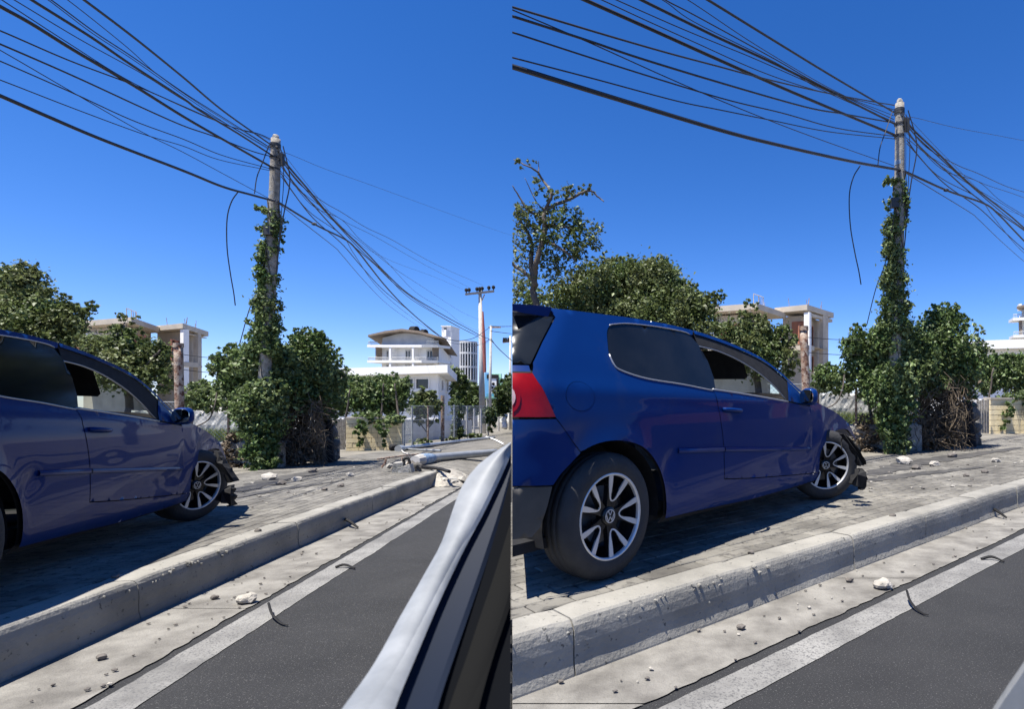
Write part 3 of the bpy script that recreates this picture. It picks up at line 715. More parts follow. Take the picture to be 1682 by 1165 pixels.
    mb.grid(rows); mb.tube([Wd(2.23, -.80, .87), Wd(2.22, -.90, .885)], .028, 8)
    wm = mb.build('wing_mirror', M_CAR, car, s, smooth=True)
    if wm:
        c_ = Wd(2.160, -.915, .918); mg = [c_ + l * (-.055 * math.copysign(abs(math.cos(a)) ** .7, math.cos(a))) + Vector((0, 0, .054 * math.copysign(abs(math.sin(a)) ** .7, math.sin(a)))) for a in lin(0, 2 * math.pi, 20)[:-1]]
        MB().prism(mg, f * .012).build('mirror_glass', M_MIRR, wm, s)
    # wheels
    def wheel(c, ang, camber, sub=True, rot=0.0):
        fw = Vector((f.x * math.cos(ang) - f.y * math.sin(ang), f.x * math.sin(ang) + f.y * math.cos(ang), 0)); ax = Vector((fw.y, -fw.x, 0)); up = Vector((0, 0, 1))
        up = (up + ax * camber).normalized(); ax = fw.cross(up).normalized()
        pt = lambda r_, a, dd: c + (fw * math.cos(a) + up * math.sin(a)) * r_ + ax * dd
        def lathe(prof, n=56): return [[pt(r_, 2 * math.pi * i / n, dd) for r_, dd in prof] for i in range(n + 1)]
        tp = [(.205, -.012), (.213, .000), (.228, .005), (.255, .006), (.285, -.002), (.302, -.016), (.311, -.030), (.3125, -.050), (.308, -.052), (.308, -.057), (.313, -.059), (.3135, -.088), (.308, -.090), (.308, -.096), (.3135, -.098), (.3130, -.128), (.308, -.130), (.308, -.136), (.312, -.138), (.309, -.165), (.29, -.195), (.24, -.20), (.20, -.19)]
        wo = MB().grid(lathe(tp)).build('wheel', M_TYRE, car, s, smooth=True)
        if wo is None: return
        MB().grid(lathe([(.200, -.030), (.200, -.004), (.204, .002), (.211, .003), (.2155, -.001), (.2155, -.012)])).build('rim_lip', M_RIMS, wo, s, smooth=True)
        MB().grid(lathe([(.201, -.010), (.190, -.10), (.150, -.125), (.02, -.115)])).build('rim_barrel', M_RIMB, wo, s, smooth=True)
        if not sub: return
        MB().grid(lathe([(.145, -.080), (.145, -.088), (.06, -.085), (.05, -.06)], 32)).build('brake_disc', M_STEEL, wo, s)
        MB().prism([pt(.10, 3.6 + k_ * .12, -.075) for k_ in range(5)] + [pt(.15, 3.6 + k_ * .12, -.075) for k_ in range(4, -1, -1)], ax * .03).build('brake_caliper', M_STEEL, wo, s)
        # five double spokes: dark arms with machined U shaped faces
        for k_ in range(5):
            a0 = R(72) + k_ * R(72) + rot
            arm = MB()
            for sg in (-1, 1):
                e = [(.030, a0 + sg * .30), (.085, a0 + sg * .24), (.150, a0 + sg * .285), (.203, a0 + sg * .315)]
                hw = [.016, .013, .012, .014]
                pl = []; pr = []
                for (r_, a), h_ in zip(e, hw):
                    pl.append((r_, a - h_ / r_)); pr.append((r_, a + h_ / r_))
                dz = [-.026, -.022, -.016, -.010]
                q = [pt(r_, a, z) for (r_, a), z in zip(pl, dz)] + [pt(r_, a, z) for (r_, a), z in list(zip(pr, dz))[::-1]]
                arm.add(q, [(0, 1, 6, 7), (1, 2, 5, 6), (2, 3, 4, 5)])
                arm.add([v - ax * .03 for v in q], [(0, 1, 6, 7)[::-1], (1, 2, 5, 6)[::-1], (2, 3, 4, 5)[::-1]])
                nb = len(arm.V); b0, b1 = nb - 16, nb - 8
                for i in range(8): arm.F.append((b0 + i, b0 + (i + 1) % 8, b1 + (i + 1) % 8, b1 + i))
            arm.build('spoke', M_RIMB, wo, s)
            # machined face: U from rim to hub and back
            U2 = [(.203, -.300, .0225), (.175, -.290, .0215), (.148, -.275, .0190), (.125, -.26, .0145), (.105, -.245, .0095), (.088, -.20, .0068), (.078, -.11, .0062), (.075, 0, .0060)]
            U2 = U2 + [(r_, -a, h_) for r_, a, h_ in U2[-2::-1]]
            P = [Vector((r_ * math.cos(a), r_ * math.sin(a), 0)) for r_, a, h_ in U2]; fa = MB(); L_, R_ = [], []
            for i, (r_, a, h_) in enumerate(U2):
                t = (P[min(i + 1, len(P) - 1)] - P[max(i - 1, 0)]).normalized(); n2 = Vector((-t.y, t.x, 0))
                for lst, sg in ((L_, 1), (R_, -1)):
                    q = P[i] + n2 * h_ * .5 * sg * 1.25; rr = min(q.length, .2045); an = math.atan2(q.y, q.x) + a0
                    zz = -.024 + (rr - .06) / .145 * .020
                    lst.append((rr, an, zz))
            rows = [[pt(*x) for x in L_], [pt(*x) for x in R_]]
            rows2 = [[p - ax * .008 for p in rows[0]], [p - ax * .008 for p in rows[1]]]
            fa.grid([rows2[0], rows[0], rows[1], rows2[1]]).build('spoke_face', M_RIMS, wo, s)
        cap = MB().grid(lathe([(.0455, -.03), (.0455, -.018), (.043, -.015), (.002, -.014)], 28)).build('hub_cap', M_RIMB, wo, s, smooth=True)
        # emblem: ring with a V above a W
        e = MB(); zz = -.0125
        e.grid([[pt(.0335, 2 * math.pi * i / 28, zz), pt(.0335, 2 * math.pi * i / 28, zz + .002), pt(.029, 2 * math.pi * i / 28, zz + .002), pt(.029, 2 * math.pi * i / 28, zz)] for i in range(29)])
        def bar(x0, y0, x1, y1, h_=.0022):
            p0 = c + fw * x0 + up * y0 + ax * zz; p1 = c + fw * x1 + up * y1 + ax * zz; t = (p1 - p0).normalized(); n2 = ax.cross(t) * h_
            e.prism([p0 - n2, p1 - n2, p1 + n2, p0 + n2], ax * .002)
        u = .030
        for (x0, y0, x1, y1) in ((-.42, .85, 0, .14), (0, .14, .42, .85), (-.88, .34, -.44, -.80), (-.44, -.80, 0, -.06), (0, -.06, .44, -.80), (.44, -.80, .88, .34)):
            bar(x0 * u, y0 * u, x1 * u, y1 * u)
        e.build('emblem', M_RIMS, wo, s)
    wheel(Wd(0, -.865, .312), 0.0, 0.0, rot=R(0))
    wheel(Wd(2.748, -.845, .312), R(-steer), 0.07, rot=R(8))
    wheel(Wd(0, .665, .312), 0.0, 0.0, sub=False); wheel(Wd(2.748, .66, .312), R(-steer * .6), 0.0, sub=False)
    # torn black plastic of the missing front bumper, hanging in front of the wheel
    def torn(name, px, Yd, th, mm=M_DARK):
        q = [s.P(x, y, Yd) for x, y in px] if s.left else [s.raw(*l2r(x, y), Yd * .94) for x, y in px]
        c_ = sum(q, Vector()) / len(q); rg = random.Random(len(px)); q = [p + Vector((rg.uniform(-.01, .01), rg.uniform(-.03, .03), 0)) for p in q]
        # densify and buckle
        q2 = []
        for i_, p in enumerate(q):                      # ragged, buckled edge
            n_ = q[(i_ + 1) % len(q)]
            for k_ in range(4):
                t_ = k_ / 4; q2.append(p.lerp(n_, t_) + Vector((rg.uniform(-.006, .006), rg.uniform(-.03, .03) * th * 3, rg.uniform(-.006, .006))))
        MB().prism(q2, Vector((-.01, .05, .0))).build(name, mm, car, s)
        c2 = sum(q2, Vector()) / len(q2)
        for k_ in range(1):                             # dangling end
            a_ = q2[(k_ * 5 + 3) % len(q2)]; MB().tube(cr([a_, a_ + Vector((rg.uniform(-.03, .03), .04, -.06)), a_ + Vector((rg.uniform(-.08, .08), .02, -.13 - .05 * k_))], 4), .006, 5).build('torn_strip', mm, car, s)
    torn('wheel_arch_liner', [(349, 742), (356, 741), (366, 752), (376, 770), (385, 790), (381, 793), (373, 793), (370, 778), (362, 760)], 5.15, .25)
    torn('bumper_remnant', [(373, 800), (379, 797), (386, 803), (384, 816), (381, 830), (377, 833), (374, 827), (366, 826), (360, 822)], 5.05, .3)
    return car
_p = lambda u, zf: ((u - CX) * zf, zf * FPX)
build_car(B, (-.373, 2.777), (1.244, 4.999), 1.0, 42, 'crashed blue hatchback with its rear wheel and red tail lamp in view, right half')
build_car(A, _p(-67, .00272), _p(331, .00536), 0.5, 28, 'crashed blue hatchback cut off by the left edge of the picture')
# ================================================================== buildings
class Wall:
    """vertical plane through two plan points; facade pieces are set out on it"""
    def __init__(w_, s, a, b, nsign=-1):
        w_.s = s; w_.a = Vector((a.x, a.y, 0)); d = Vector((b.x - a.x, b.y - a.y, 0)); w_.u = d.normalized(); w_.L = d.length
        n = Vector((w_.u.y, -w_.u.x, 0)); w_.n = n if n.dot(-w_.a) > 0 else -n
    def at(w_, x, y):
        x, y = w_.s.px(x, y); d = Vector(((x - CX) / FPX, 1, -(y - CY) / FPX)); t = w_.a.dot(w_.n) / d.dot(w_.n); p = d * t; p.z += CAMZ; return p
    def plate(w_, mb, pts, proud, thick):
        q = [w_.at(*p) + w_.n * proud for p in pts]; return mb.prism(q, -w_.n * thick)
    def rect(w_, mb, x0, y0, x1, y1, proud, thick):
        a = w_.at(x0, y0); b = w_.at(x1, y1); zt, zb = a.z, b.z
        q = [Vector((a.x, a.y, zt)), Vector((b.x, b.y, zt)), Vector((b.x, b.y, zb)), Vector((a.x, a.y, zb))]
        return mb.prism([p + w_.n * proud for p in q], -w_.n * thick)
    def window(w_, root, x0, y0, x1, y1, nx=2, fm=None, proud=0.05, fw=0.07):
        a = w_.at(x0, y0); b = w_.at(x1, y1)
        if w_.s.side(a) < 0.05 or w_.s.side(b) < 0.05: return
        ww = Vector((b.x - a.x, b.y - a.y, 0)); L = ww.length; u = ww.normalized(); h = a.z - b.z
        o = Vector((a.x, a.y, b.z)); mb = MB()
        for k in range(nx + 1):
            mb.box(o + u * (fw / 2 + (L - fw) * k / nx) + Vector((0, 0, h / 2)) + w_.n * (proud - .02), u * fw, w_.n * .12, Vector((0, 0, h)))
        for z in (fw / 2, h - fw / 2): mb.box(o + u * L / 2 + Vector((0, 0, z)) + w_.n * (proud - .022), u * (L - .004), w_.n * .112, Vector((0, 0, fw)))
        f = mb.build('window', fm or M_WHITE, root, w_.s)
        g_ = MB().box(o + u * L / 2 + Vector((0, 0, h / 2)) + w_.n * (proud - .04), u * (L - .01), w_.n * .03, Vector((0, 0, h - .01)))
        if f: g_.build('pane', M_PANE, f, w_.s)
def apartment(s):
    W_ = where(s)
    c0, c1, c2 = s.P(120, 521, 46), s.P(216, 521, 44), s.P(265, 536.5, 49); d1, d2 = s.P(300, 531, 47.5), s.P(342.5, 543, 52); d0 = s.P(246, 533, 49.2)
    ground_ = lambda p: Vector((p.x, p.y, s.gz(p.y, 0)))
    root = thing('apartment_building', ground_(c1), 'half-built apartment house with flat roof slabs and brick infill ' + W_, 'building')
    F1, S1, F2, S2 = Wall(s, c0, c1), Wall(s, c1, c2), Wall(s, d0, d1), Wall(s, d1, d2)
    def slab(P0, P1, P2, th, nm='roof_slab', over=0.0):
        P3 = P0 + (P2 - P1); mb = MB(); mb.prism([P0, P1, P2, P3], Vector((0, 0, -th))); return mb.build(nm, M_CREAM, root, s)
    z1 = c1.z; P = lambda p, z: Vector((p.x, p.y, z))
    tz = lambda p, z: Vector((p.x, p.y, z + s.slope * (p.y - 44)))
    slab(tz(c0, z1), tz(c1, z1), tz(c2, z1), .42)
    z2 = d1.z; slab(tz(d0, z2 + .12), tz(d1, z2 + .12), tz(d2, z2 + .12), .42)
    # body set back under the slab edges
    def body(P0, P1, P2, z, sb, m=M_CREAM):
        u = (P1 - P0); u.z = 0; u.normalize(); v = (P2 - P1); v.z = 0; v.normalize()
        q0, q1, q2 = P0 + u * .2 + v * sb, P1 - u * sb + v * sb, P2 - u * sb
        q3 = q0 + (q2 - q1); zb = s.gz(P1.y, -.5)
        MB().prism([P(q0, zb), P(q1, zb), P(q2, zb), P(q3, zb)], Vector((0, 0, z - zb - .43))).build('wall', m, root, s)
    body(c0, c1, c2, z1 - .1, 1.3, M_CREAM); body(d0, d1, d2, z2 - .1, 1.0, M_CREAM)
    def piece(nm, w_, x0, y0, x1, y1, m, proud=-0.6, th=.5):
        mb = MB(); w_.rect(mb, x0, y0, x1, y1, proud, th); mb.build(nm, m, root, s)
    piece('brick_panel', F1, 141, 549, 168, 577, M_BRICKR, -1.18, .2); piece('brick_panel', F1, 172, 549, 205, 590, M_BRICKR, -1.18, .2)
    piece('brick_panel', F1, 80, 549, 110, 600, M_BRICKR, -1.18, .2)
    piece('column', F1, 124, 547, 136, 640, M_WHITE, -.5, .5)
    piece('brick_panel', F2, 266, 553, 284, 575, M_BRICKR, -.9, .2)
    piece('column', F2, 293.6, 541, 299, 640, M_WHITE, -.1, .4)
    piece('column', S2, 326, 547, 331, 640, M_CREAM, -.02, .35)
    piece('floor_slab', F2, 262, 596, 300, 602.5, M_CREAM, .05, 1.2); piece('floor_slab', S2, 299, 597, 331, 604, M_CREAM, .05, 1.2)
    piece('floor_slab', F1, 120, 596, 216, 602, M_CREAM, .05, 1.4)
    piece('roof_beam', S2, 309, 548.5, 341.5, 555, M_CREAM, -.08, .35)
    for (x0, y0, x1, y1) in ((302, 558, 308.5, 594), (311.6, 560, 323, 597), (309, 611, 322, 640)): S2.window(root, x0, y0, x1, y1, 1, M_BRICKR, proud=-.85)
    for (x0, y0, x1, y1) in ((220, 556, 232, 590), (240, 558, 254, 592)): S1.window(root, x0, y0, x1, y1, 2, M_CREAM, proud=-1.2)
    # starter bars on the roof
    mb = MB(); rg = random.Random(3)
    for x in (228, 231, 235, 268, 297, 298.5, 299.5, 327, 328.5):
        w_ = S1 if x < 262 else (F2 if x < 300 else S2); p = w_.at(x, 535) - w_.n * .3; p.z = (z1 if x < 262 else z2 + .1) + s.slope * (p.y - 44)
        MB().tube([p, p + Vector((rg.uniform(-.1, .1), 0, rg.uniform(.35, .8)))], .02, 4).build('starter_bar', M_RUST, root, s)
    if s.left or True:
        mb = MB(); a = S1.at(219, 527) ; b = S1.at(235, 533); zt = .95
        for p in (a, (a + b) / 2, b): mb.tube([p - S1.n * .4, p - S1.n * .4 + Vector((0, 0, zt))], .03, 4)
        mb.tube([a - S1.n * .4 + Vector((0, 0, zt)), b - S1.n * .4 + Vector((0, 0, zt))], .03, 4)
        mb.build('roof_railing', M_CREAM, root, s)
def hotel(s):
    W_ = where(s); Yf = 72
    a, b = s.P(603, 600, Yf), s.P(719, 600, Yf - 3); c = s.P(742, 600, 88)
    root = thing('hotel_building', Vector((b.x, b.y, s.gz(b.y, 0))), 'white hotel with balconies and a low brown gable roof ' + W_, 'building')
    F, S = Wall(s, a, b), Wall(s, b, c); n = F.n; dep = 16; vb = Vector((c.x - b.x, c.y - b.y, s.slope * (c.y - b.y))) / (c - b).dot(-n)
    def plate(nm, pts, proud, th, m, w_=F):
        mb = MB(); q = [w_.at(*p) + w_.n * proud for p in pts]; mb.prism(q, vb * th if th > 5 else -w_.n * th); return mb.build(nm, m, root, s)
    rc = lambda x0, y0, x1, y1: [(x0, y0), (x1, y0), (x1, y1), (x0, y1)]
    plate('wall', rc(614.5, 562, 708.5, 700), -1.2, dep, M_WHITE)
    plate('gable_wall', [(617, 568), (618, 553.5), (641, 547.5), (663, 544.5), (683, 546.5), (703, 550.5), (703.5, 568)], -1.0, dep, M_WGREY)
    plate('balcony_slab', rc(603, 566.5, 719.5, 570.5), 0, 2.2, M_WHITE); plate('balcony_slab', rc(603, 592.2, 719, 596), 0, 2.2, M_WHITE)
    rf = plate('roof', [(607, 553.5), (608, 550.5), (636, 544), (663, 540.6), (690, 544), (712, 549.5), (735, 557), (712, 553.5), (690, 547.5), (663, 544.2), (640, 547)], .3, dep, M_ROOFB)
    for (x0, y0, x1, y1) in ((619, 541.5, 622.6, 551), (706, 537.5, 709.5, 549)): plate('chimney', rc(x0, y0, x1, y1), -2.5, .9, M_WHITE)
    for x in (637.9, 641.6, 675.9, 679.6): pass
    for x0, x1 in ((638.5, 641.5), (676, 679)): plate('column', rc(x0, 570.5, x1, 592.2), -.05, .9, M_WHITE)
    for x0, x1 in ((638.5, 641.5), (676, 679)): plate('column', rc(x0, 596, x1, 640), -.05, .9, M_WHITE)
    for x0, x1 in ((613.5, 616), (707, 710.5)): plate('brown_pier', rc(x0, 570.5, x1, 592.2), -.3, .8, M_ROOFB)
    for (x0, x1) in ((622.6, 631), (654.4, 664), (690, 700.7)):
        F.window(root, x0, 574, x1, 590, 2, M_WGREY, proud=-1.12, fw=.14)
        F.window(root, x0, 598, x1, 612, 2, M_WGREY, proud=-1.12, fw=.14)
    # balcony railings
    for (xa, xb, y0, y1) in ((604, 619, 561.5, 566.5), (700, 719, 560, 566.5), (604, 637, 587.5, 592.2), (643, 675, 587.5, 592.2), (681, 718.5, 587.5, 592.2)):
        mb = MB(); k = int((xb - xa) / 2) + 1
        for i in range(k + 1):
            x = xa + (xb - xa) * i / k; mb.tube([F.at(x, y0) - n * .1, F.at(x, y1) - n * .1], .03, 4)
        mb.tube([F.at(xa, y0) - n * .1, F.at(xb, y0) - n * .1], .045, 4); mb.build('railing', M_WGREY, root, s)
    # long side, its shade put into the grey of the balconies
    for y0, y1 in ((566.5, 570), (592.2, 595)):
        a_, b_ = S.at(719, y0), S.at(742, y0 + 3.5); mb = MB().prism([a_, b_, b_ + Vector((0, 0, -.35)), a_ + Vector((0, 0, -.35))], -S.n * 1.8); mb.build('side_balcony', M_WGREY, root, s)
    # solar water heater on the roof
    p = F.at(640, 544) - n * 4; q = F.at(652, 543) - n * 4; m1 = MB()
    m1.tube([F.at(637, 536.5) - n * 4, F.at(646, 536.5) - n * 4], .55, 10); m1.tube([F.at(645, 539.5) - n * 5, F.at(652, 539.5) - n * 5], .5, 10); o = m1.build('water_tank', M_DARK, root, s)
    m1 = MB(); m1.prism([F.at(630, 546) - n * 3, F.at(640, 545) - n * 3, F.at(645, 538) - n * 4, F.at(636, 538) - n * 4], Vector((0, 0, .12))); m1.build('solar_panel', M_PANE, root, s)
def tower(s):
    a, b = s.P(725.6, 536, 88), s.P(741, 536, 88); root = thing('stair_tower', Vector((a.x, a.y, s.gz(88, 0))), 'square white stair tower with a dark top opening behind the hotel ' + where(s), 'tower')
    F = Wall(s, a, b); mb = MB(); F.plate(mb, [(725.6, 536), (741, 536), (741, 690), (725.6, 690)], 0, 3.2)
    if not mb.build('wall', M_WHITE, root, s): bpy.data.objects.remove(root); return
    F.window(root, 728.8, 538, 735, 552, 1, M_WHITE, proud=.06, fw=.06)
    mb = MB(); F.plate(mb, [(725, 535.3), (741.6, 535.3), (741.6, 536.4), (725, 536.4)], .2, 3.6); mb.build('roof_slab', M_WHITE, root, s)
def roundblock(s):
    Y = 100; c = s.P(755, 620, Y); c.y += 4; r_ = 14.2 * Y / FPX; zt = s.P(755, 558, Y).z; zb = s.gz(Y, 0)
    root = thing('round_glass_building', Vector((c.x, c.y, zb)), 'round white-framed glass building right of the stair tower ' + where(s), 'building')
    if s.side(c) < 3: bpy.data.objects.remove(root); return
    circ = lambda rr, z, n=36: [Vector((c.x + rr * math.cos(2 * math.pi * i / n), c.y + rr * math.sin(2 * math.pi * i / n), z)) for i in range(n)]
    MB().prism(circ(r_ * .97, zb), Vector((0, 0, zt - zb - .3))).build('glass_drum', M_PANE, root, s)
    for y in (558.5, 577, 600.5, 624): 
        z = s.P(755, y, Y).z; MB().prism(circ(r_ * 1.03, z - .25), Vector((0, 0, .34))).build('floor_band', M_WGREY, root, s)
    for i in range(20):
        an = 2 * math.pi * i / 20
        if math.sin(an) > .35: continue
        p = Vector((c.x + r_ * 1.0 * math.cos(an), c.y + r_ * 1.0 * math.sin(an), zb)); MB().box(p + Vector((0, 0, (zt - zb) / 2 - .02)), (.10, 0, 0), (0, .10, 0), (0, 0, zt - zb - .1)).build('mullion', M_WHITE, root, s)
def lowblock(s):
    W_ = where(s); Y = 33
    a, b, c = s.P(430, 600, Y + 4), s.P(735, 600, Y), s.P(750.5, 608, Y + 7)
    root = thing('flat_white_building', Vector((b.x, b.y, s.gz(Y, 0))), 'low white building with deep flat roof edge behind the hedge ' + W_, 'building')
    zt = s.P(735, 599.5, Y).z; zb = s.P(735, 612.5, Y).z; P = lambda p, z: Vector((p.x, p.y, z + s.slope * (p.y - Y)))
    d = a + (c - b)
    MB().prism([P(a, zb), P(b, zb), P(c, zb), P(d, zb)], Vector((0, 0, zt - zb))).build('roof', M_WHITE, root, s)
    u = (b - a); u.z = 0; u.normalize(); v = (c - b); v.z = 0; v.normalize()
    e1 = b - u * .75 + v * .9; e0 = a + v * .9; e2 = c - u * .75; e3 = e0 + (e2 - e1); z0 = s.gz(Y, -.6)
    MB().prism([P(e0, z0), P(e1, z0), P(e2, z0), P(e3, z0)], Vector((0, 0, zb - z0 - .005))).build('wall', M_WHITE, root, s)
    F, S = Wall(s, e0, e1), Wall(s, e1, e2)
    for (x0, x1) in ((600, 618), (622, 640), (661, 681), (683.5, 706.4)): F.window(root, x0, 621.5, x1, 640, 1, M_WHITE, fw=.06)
    S.window(root, 723, 623.5, 726.5, 643, 1, M_WHITE, fw=.06); S.window(root, 731.5, 625.5, 735, 645, 1, M_WHITE, fw=.06)
    mb = MB(); F.rect(mb, 600, 640.2, 708, 643.4, .09, .2); mb.build('sill', M_WHITE, root, s)
for s in (A, B): apartment(s); hotel(s); tower(s); roundblock(s); lowblock(s)

# terracotta house across the street; the photograph shows it as a reflection in the doors
def opposite():
    root = thing('terracotta_house', (17, 10.0, 0), 'terracotta coloured house across the street, outside the picture on the right', 'house')
    mb = MB(); mb.prism([(15, 7.4, 0), (15, 14.5, 0), (22, 14.5, 0), (22, 7.4, 0)], (0, 0, 3.6)); mb.build('wall', mat('terracotta_render', (0.78, 0.30, 0.19), (0.70, 0.26, 0.17), 0.85, 1), root, B)
    mb = MB(); mb.prism([(14.7, 7.1, 3.6), (14.7, 14.9, 3.6), (22.4, 14.9, 3.6), (22.4, 7.1, 3.6)], (0, 0, .3)); mb.build('roof', M_WHITE, root, B)
    for y0 in (9.6, 12.0):
        f_ = MB(); 
        f_.box((14.97, y0 + .8, 1.7), (.12, 0, 0), (0, 1.6, 0), (0, 0, 1.4)); o = f_.build('window', M_WHITE, root, B)
        MB().box((14.90, y0 + .8, 1.7), (.04, 0, 0), (0, 1.4, 0), (0, 0, 1.2)).build('pane', M_PANE, o, B)
opposite()
o = MB().prism([(11, -12, 0), (11, 16, 0), (11.3, 16, 0), (11.3, -12, 0)], (0, 0, 1.15)).build('reflection_wall', M_ROCK, None, B, Vector((11, 2, 0))); tag(o, 'long dark wall added across the street to darken door reflections, outside the picture', 'wall')  # unseen wall, added to darken what the lower car doors reflect
# ================================================================== walls and fences behind the pavement
def walls(s):
    W_ = where(s)
    # low weathered wall with chain link fence right behind the pavement
    a, b = s.P(225, 772, 11.2), s.P(470, 772, 11.0); gz = lambda p, h=0.2: Vector((p.x, p.y, s.gz(p.y, h)))
    root = thing('chain_link_fence', gz((a + b) / 2), 'chain link fence on a low weathered wall beside the bush ' + W_, 'fence')
    top = s.P(390, 727, 11).z; F = Wall(s, a, b)
    mb = MB(); n_ = 26; rg = random.Random(7); rows = []
    for i in range(n_ + 1):
        p = a.lerp(b, i / n_); z0 = s.gz(p.y, .15); zt = top + rg.uniform(-.03, .03); o_ = rg.uniform(-.02, .02); q = Vector((p.x, p.y, 0)) + F.n * o_
        rows.append([q + Vector((0, 0, z0)), q + Vector((0, 0, zt - .02)) , q + Vector((0, 0, zt)) - F.n * .03, q + Vector((0, 0, zt)) - F.n * .2, q + Vector((0, 0, z0)) - F.n * .22])
    mb.grid(rows); mb.build('low_wall', M_CONW, root, s)
    zt2 = s.P(390, 660, 11).z; u = F.u; L = F.L; mb = MB(); cs = .085; hh = zt2 - top; rg = random.Random(2)
    base = Vector((a.x, a.y, top)) - F.n * .1; k = int((L + hh) / cs)
    for i in range(-int(hh / cs), int(L / cs)):
        for dr_ in (1, -1):
            x0 = i * cs + (0 if dr_ > 0 else hh); x1 = x0 + dr_ * hh
            t0, t1 = 0.0, 1.0
            if dr_ > 0:
                if x1 < 0 or x0 > L: continue
                t0 = max(0, -x0 / hh); t1 = min(1, (L - x0) / hh)
            else:
                if x0 < 0 or x1 > L: continue
                t0 = max(0, (x0 - L) / hh); t1 = min(1, x0 / hh)
            p0 = base + u * (x0 + dr_ * hh * t0) + Vector((0, 0, hh * t0)); p1 = base + u * (x0 + dr_ * hh * t1) + Vector((0, 0, hh * t1)); mb.tube([p0, p1], .0022, 3, False)
    o = mb.build('wire_mesh', M_GREYM, root, s)
    for i in range(4):
        p = base + u * (L * (i + .35) / 4); MB().tube([p - Vector((0, 0, .1)), p + Vector((0, 0, hh + .05))], .022, 7).build('fence_post', M_RUST, root, s)
    for z in (0.02, hh): MB().tube([base + Vector((0, 0, z)), base + u * L + Vector((0, 0, z - .03))], .006, 4).build('strand', M_GREYM, root, s)
    # strip of grass and rough whitewashed wall behind the fence
    a, b = s.P(230, 700, 12.2), s.P(475, 700, 12.0); rg = np.random.default_rng(5); F = Wall(s, a, b)
    zg = s.P(370, 728, 12.0).z
    MB().prism([gz(a, 0), gz(b, 0), gz(b, 0) - F.n * 1.6, gz(a, 0) - F.n * 1.6], Vector((0, 0, zg - gz(a, 0).z))).build('bank', M_DIRT, None, s, gz(a, 0))['kind'] = 'structure'
    n = 5200; t = rg.random(n); w2 = rg.random(n) * 1.5; base_ = np.array(a)[None] * (1 - t)[:, None] + np.array(b)[None] * t[:, None] - np.array(F.n)[None] * (w2 + .05)[:, None]; base_[:, 2] = zg
    h = rg.uniform(.10, .30, n); lean_ = rg.normal(size=(n, 2)) * .07; wv = rg.normal(size=(n, 2)); wv /= np.linalg.norm(wv, axis=1)[:, None]; wv *= .012
    V = np.zeros((n, 3, 3)); V[:, 0] = base_; V[:, 1] = base_; V[:, 2] = base_; V[:, 0, :2] -= wv; V[:, 1, :2] += wv; V[:, 2, :2] += lean_; V[:, 2, 2] += h
    me = fastmesh('grass', V.reshape(-1, 3), np.arange(n * 3).reshape(n, 3), M_GRASS); tag(link('grass', me, None, a, s), 'strip of grass behind the chain link fence ' + W_, 'grass', None, 'stuff')
    a2, b2 = s.P(215, 690, 13.8), s.P(480, 690, 13.6); F2 = Wall(s, a2, b2); zt = s.P(360, 676, 13.7).z; rg = random.Random(9); rows = []
    for i in range(61):
        p = a2.lerp(b2, i / 60); rows.append([Vector((p.x, p.y, s.gz(p.y, -.2) + (zt - s.gz(p.y, -.2)) * j / 14 + (rg.uniform(-.05, .05) if j == 14 else 0))) + F2.n * rg.uniform(-.012, .012) for j in range(15)] + [Vector((p.x, p.y, zt)) - F2.n * .3])
    tag(MB().grid(rows).build('rough_wall', M_RUBBLE, None, s, gz(a2.lerp(b2, .5))), 'rough whitewashed wall seen through the fence mesh ' + W_, 'wall')
    # rusty post
    p = s.P(293, 566, 9.6); q = s.P(297, 690, 9.6); q.z = s.gz(q.y, .2)
    root = thing('rusty_post', q, 'stout rusty pipe post with peeling pale paint behind the car bonnet ' + W_, 'post')
    c_ = [p.lerp(q, i / 8) for i in range(9)]; MB().tube(c_, .064, 14).build('post', M_RUST, root, s, smooth=True); MB().tube([p + Vector((0, 0, .02)), p - Vector((0, 0, .05))], .074, 14).build('cap', M_RUST, root, s)
    # barbed strands running right from the post
    for (ya, yb) in ((582, 590), (607, 614)):
        o = MB().tube(cr([s.P(296, ya, 9.6), s.P(340, (ya + yb) / 2 + 1.5, 9.9), s.P(382, yb, 10.4)], 5), .005, 4).build('fence_wire', M_CABLE, None, s, s.P(296, ya, 9.6))
        tag(o, ('upper' if ya < 600 else 'lower') + ' thin fence wire from the rusty post to the bush ' + W_, 'wire')
    # collapsed rock wall end
    bp = s.G(528, 757); root = thing('rock_wall_stump', bp, 'broken end of a dark field stone wall under the overgrown bush ' + W_, 'wall')
    rg = random.Random(15)
    def rock(px, py, rp, k, dy=0):
        Y = 12.3 + dy; p = s.P(px, py, Y); o = MB().blob(p, rp * s.m_px(Y), k, 2, .14, (1, .8, rg.uniform(.7, 1.0))).build('rock', M_ROCK, root, s)
    for k, (x, y, r_) in enumerate([(536, 748, 16), (520, 750, 14), (503, 752, 12), (545, 730, 13), (530, 728, 15), (513, 733, 13), (541, 711, 14), (526, 709, 13), (548, 752, 9), (534, 697, 11), (545, 697, 8), (488, 754, 9), (519, 716, 10), (549, 742, 8), (508, 744, 9)]): rock(x, y, r_, k, (k % 3) * .12)
    MB().tube([s.P(539, 690, 12.0), s.P(541, 725, 12.0), s.P(543, 760, 12.0)], [.07, .075, .08], 7).build('charred_stake', M_DARK, root, s)
    # cream block wall with plank section
    a, b = s.P(568, 740, 17.2), s.P(660.5, 735, 17.8); F = Wall(s, a, b); zt = s.P(612, 688, 17.5).z
    root = thing('cream_block_wall', gz((a + b) / 2), 'cream garden wall of long smooth blocks behind the fallen lamp post ' + W_, 'wall')
    zb = s.gz(a.y, .15); nr = 7; hh = (zt - zb) / nr; rg = random.Random(5)
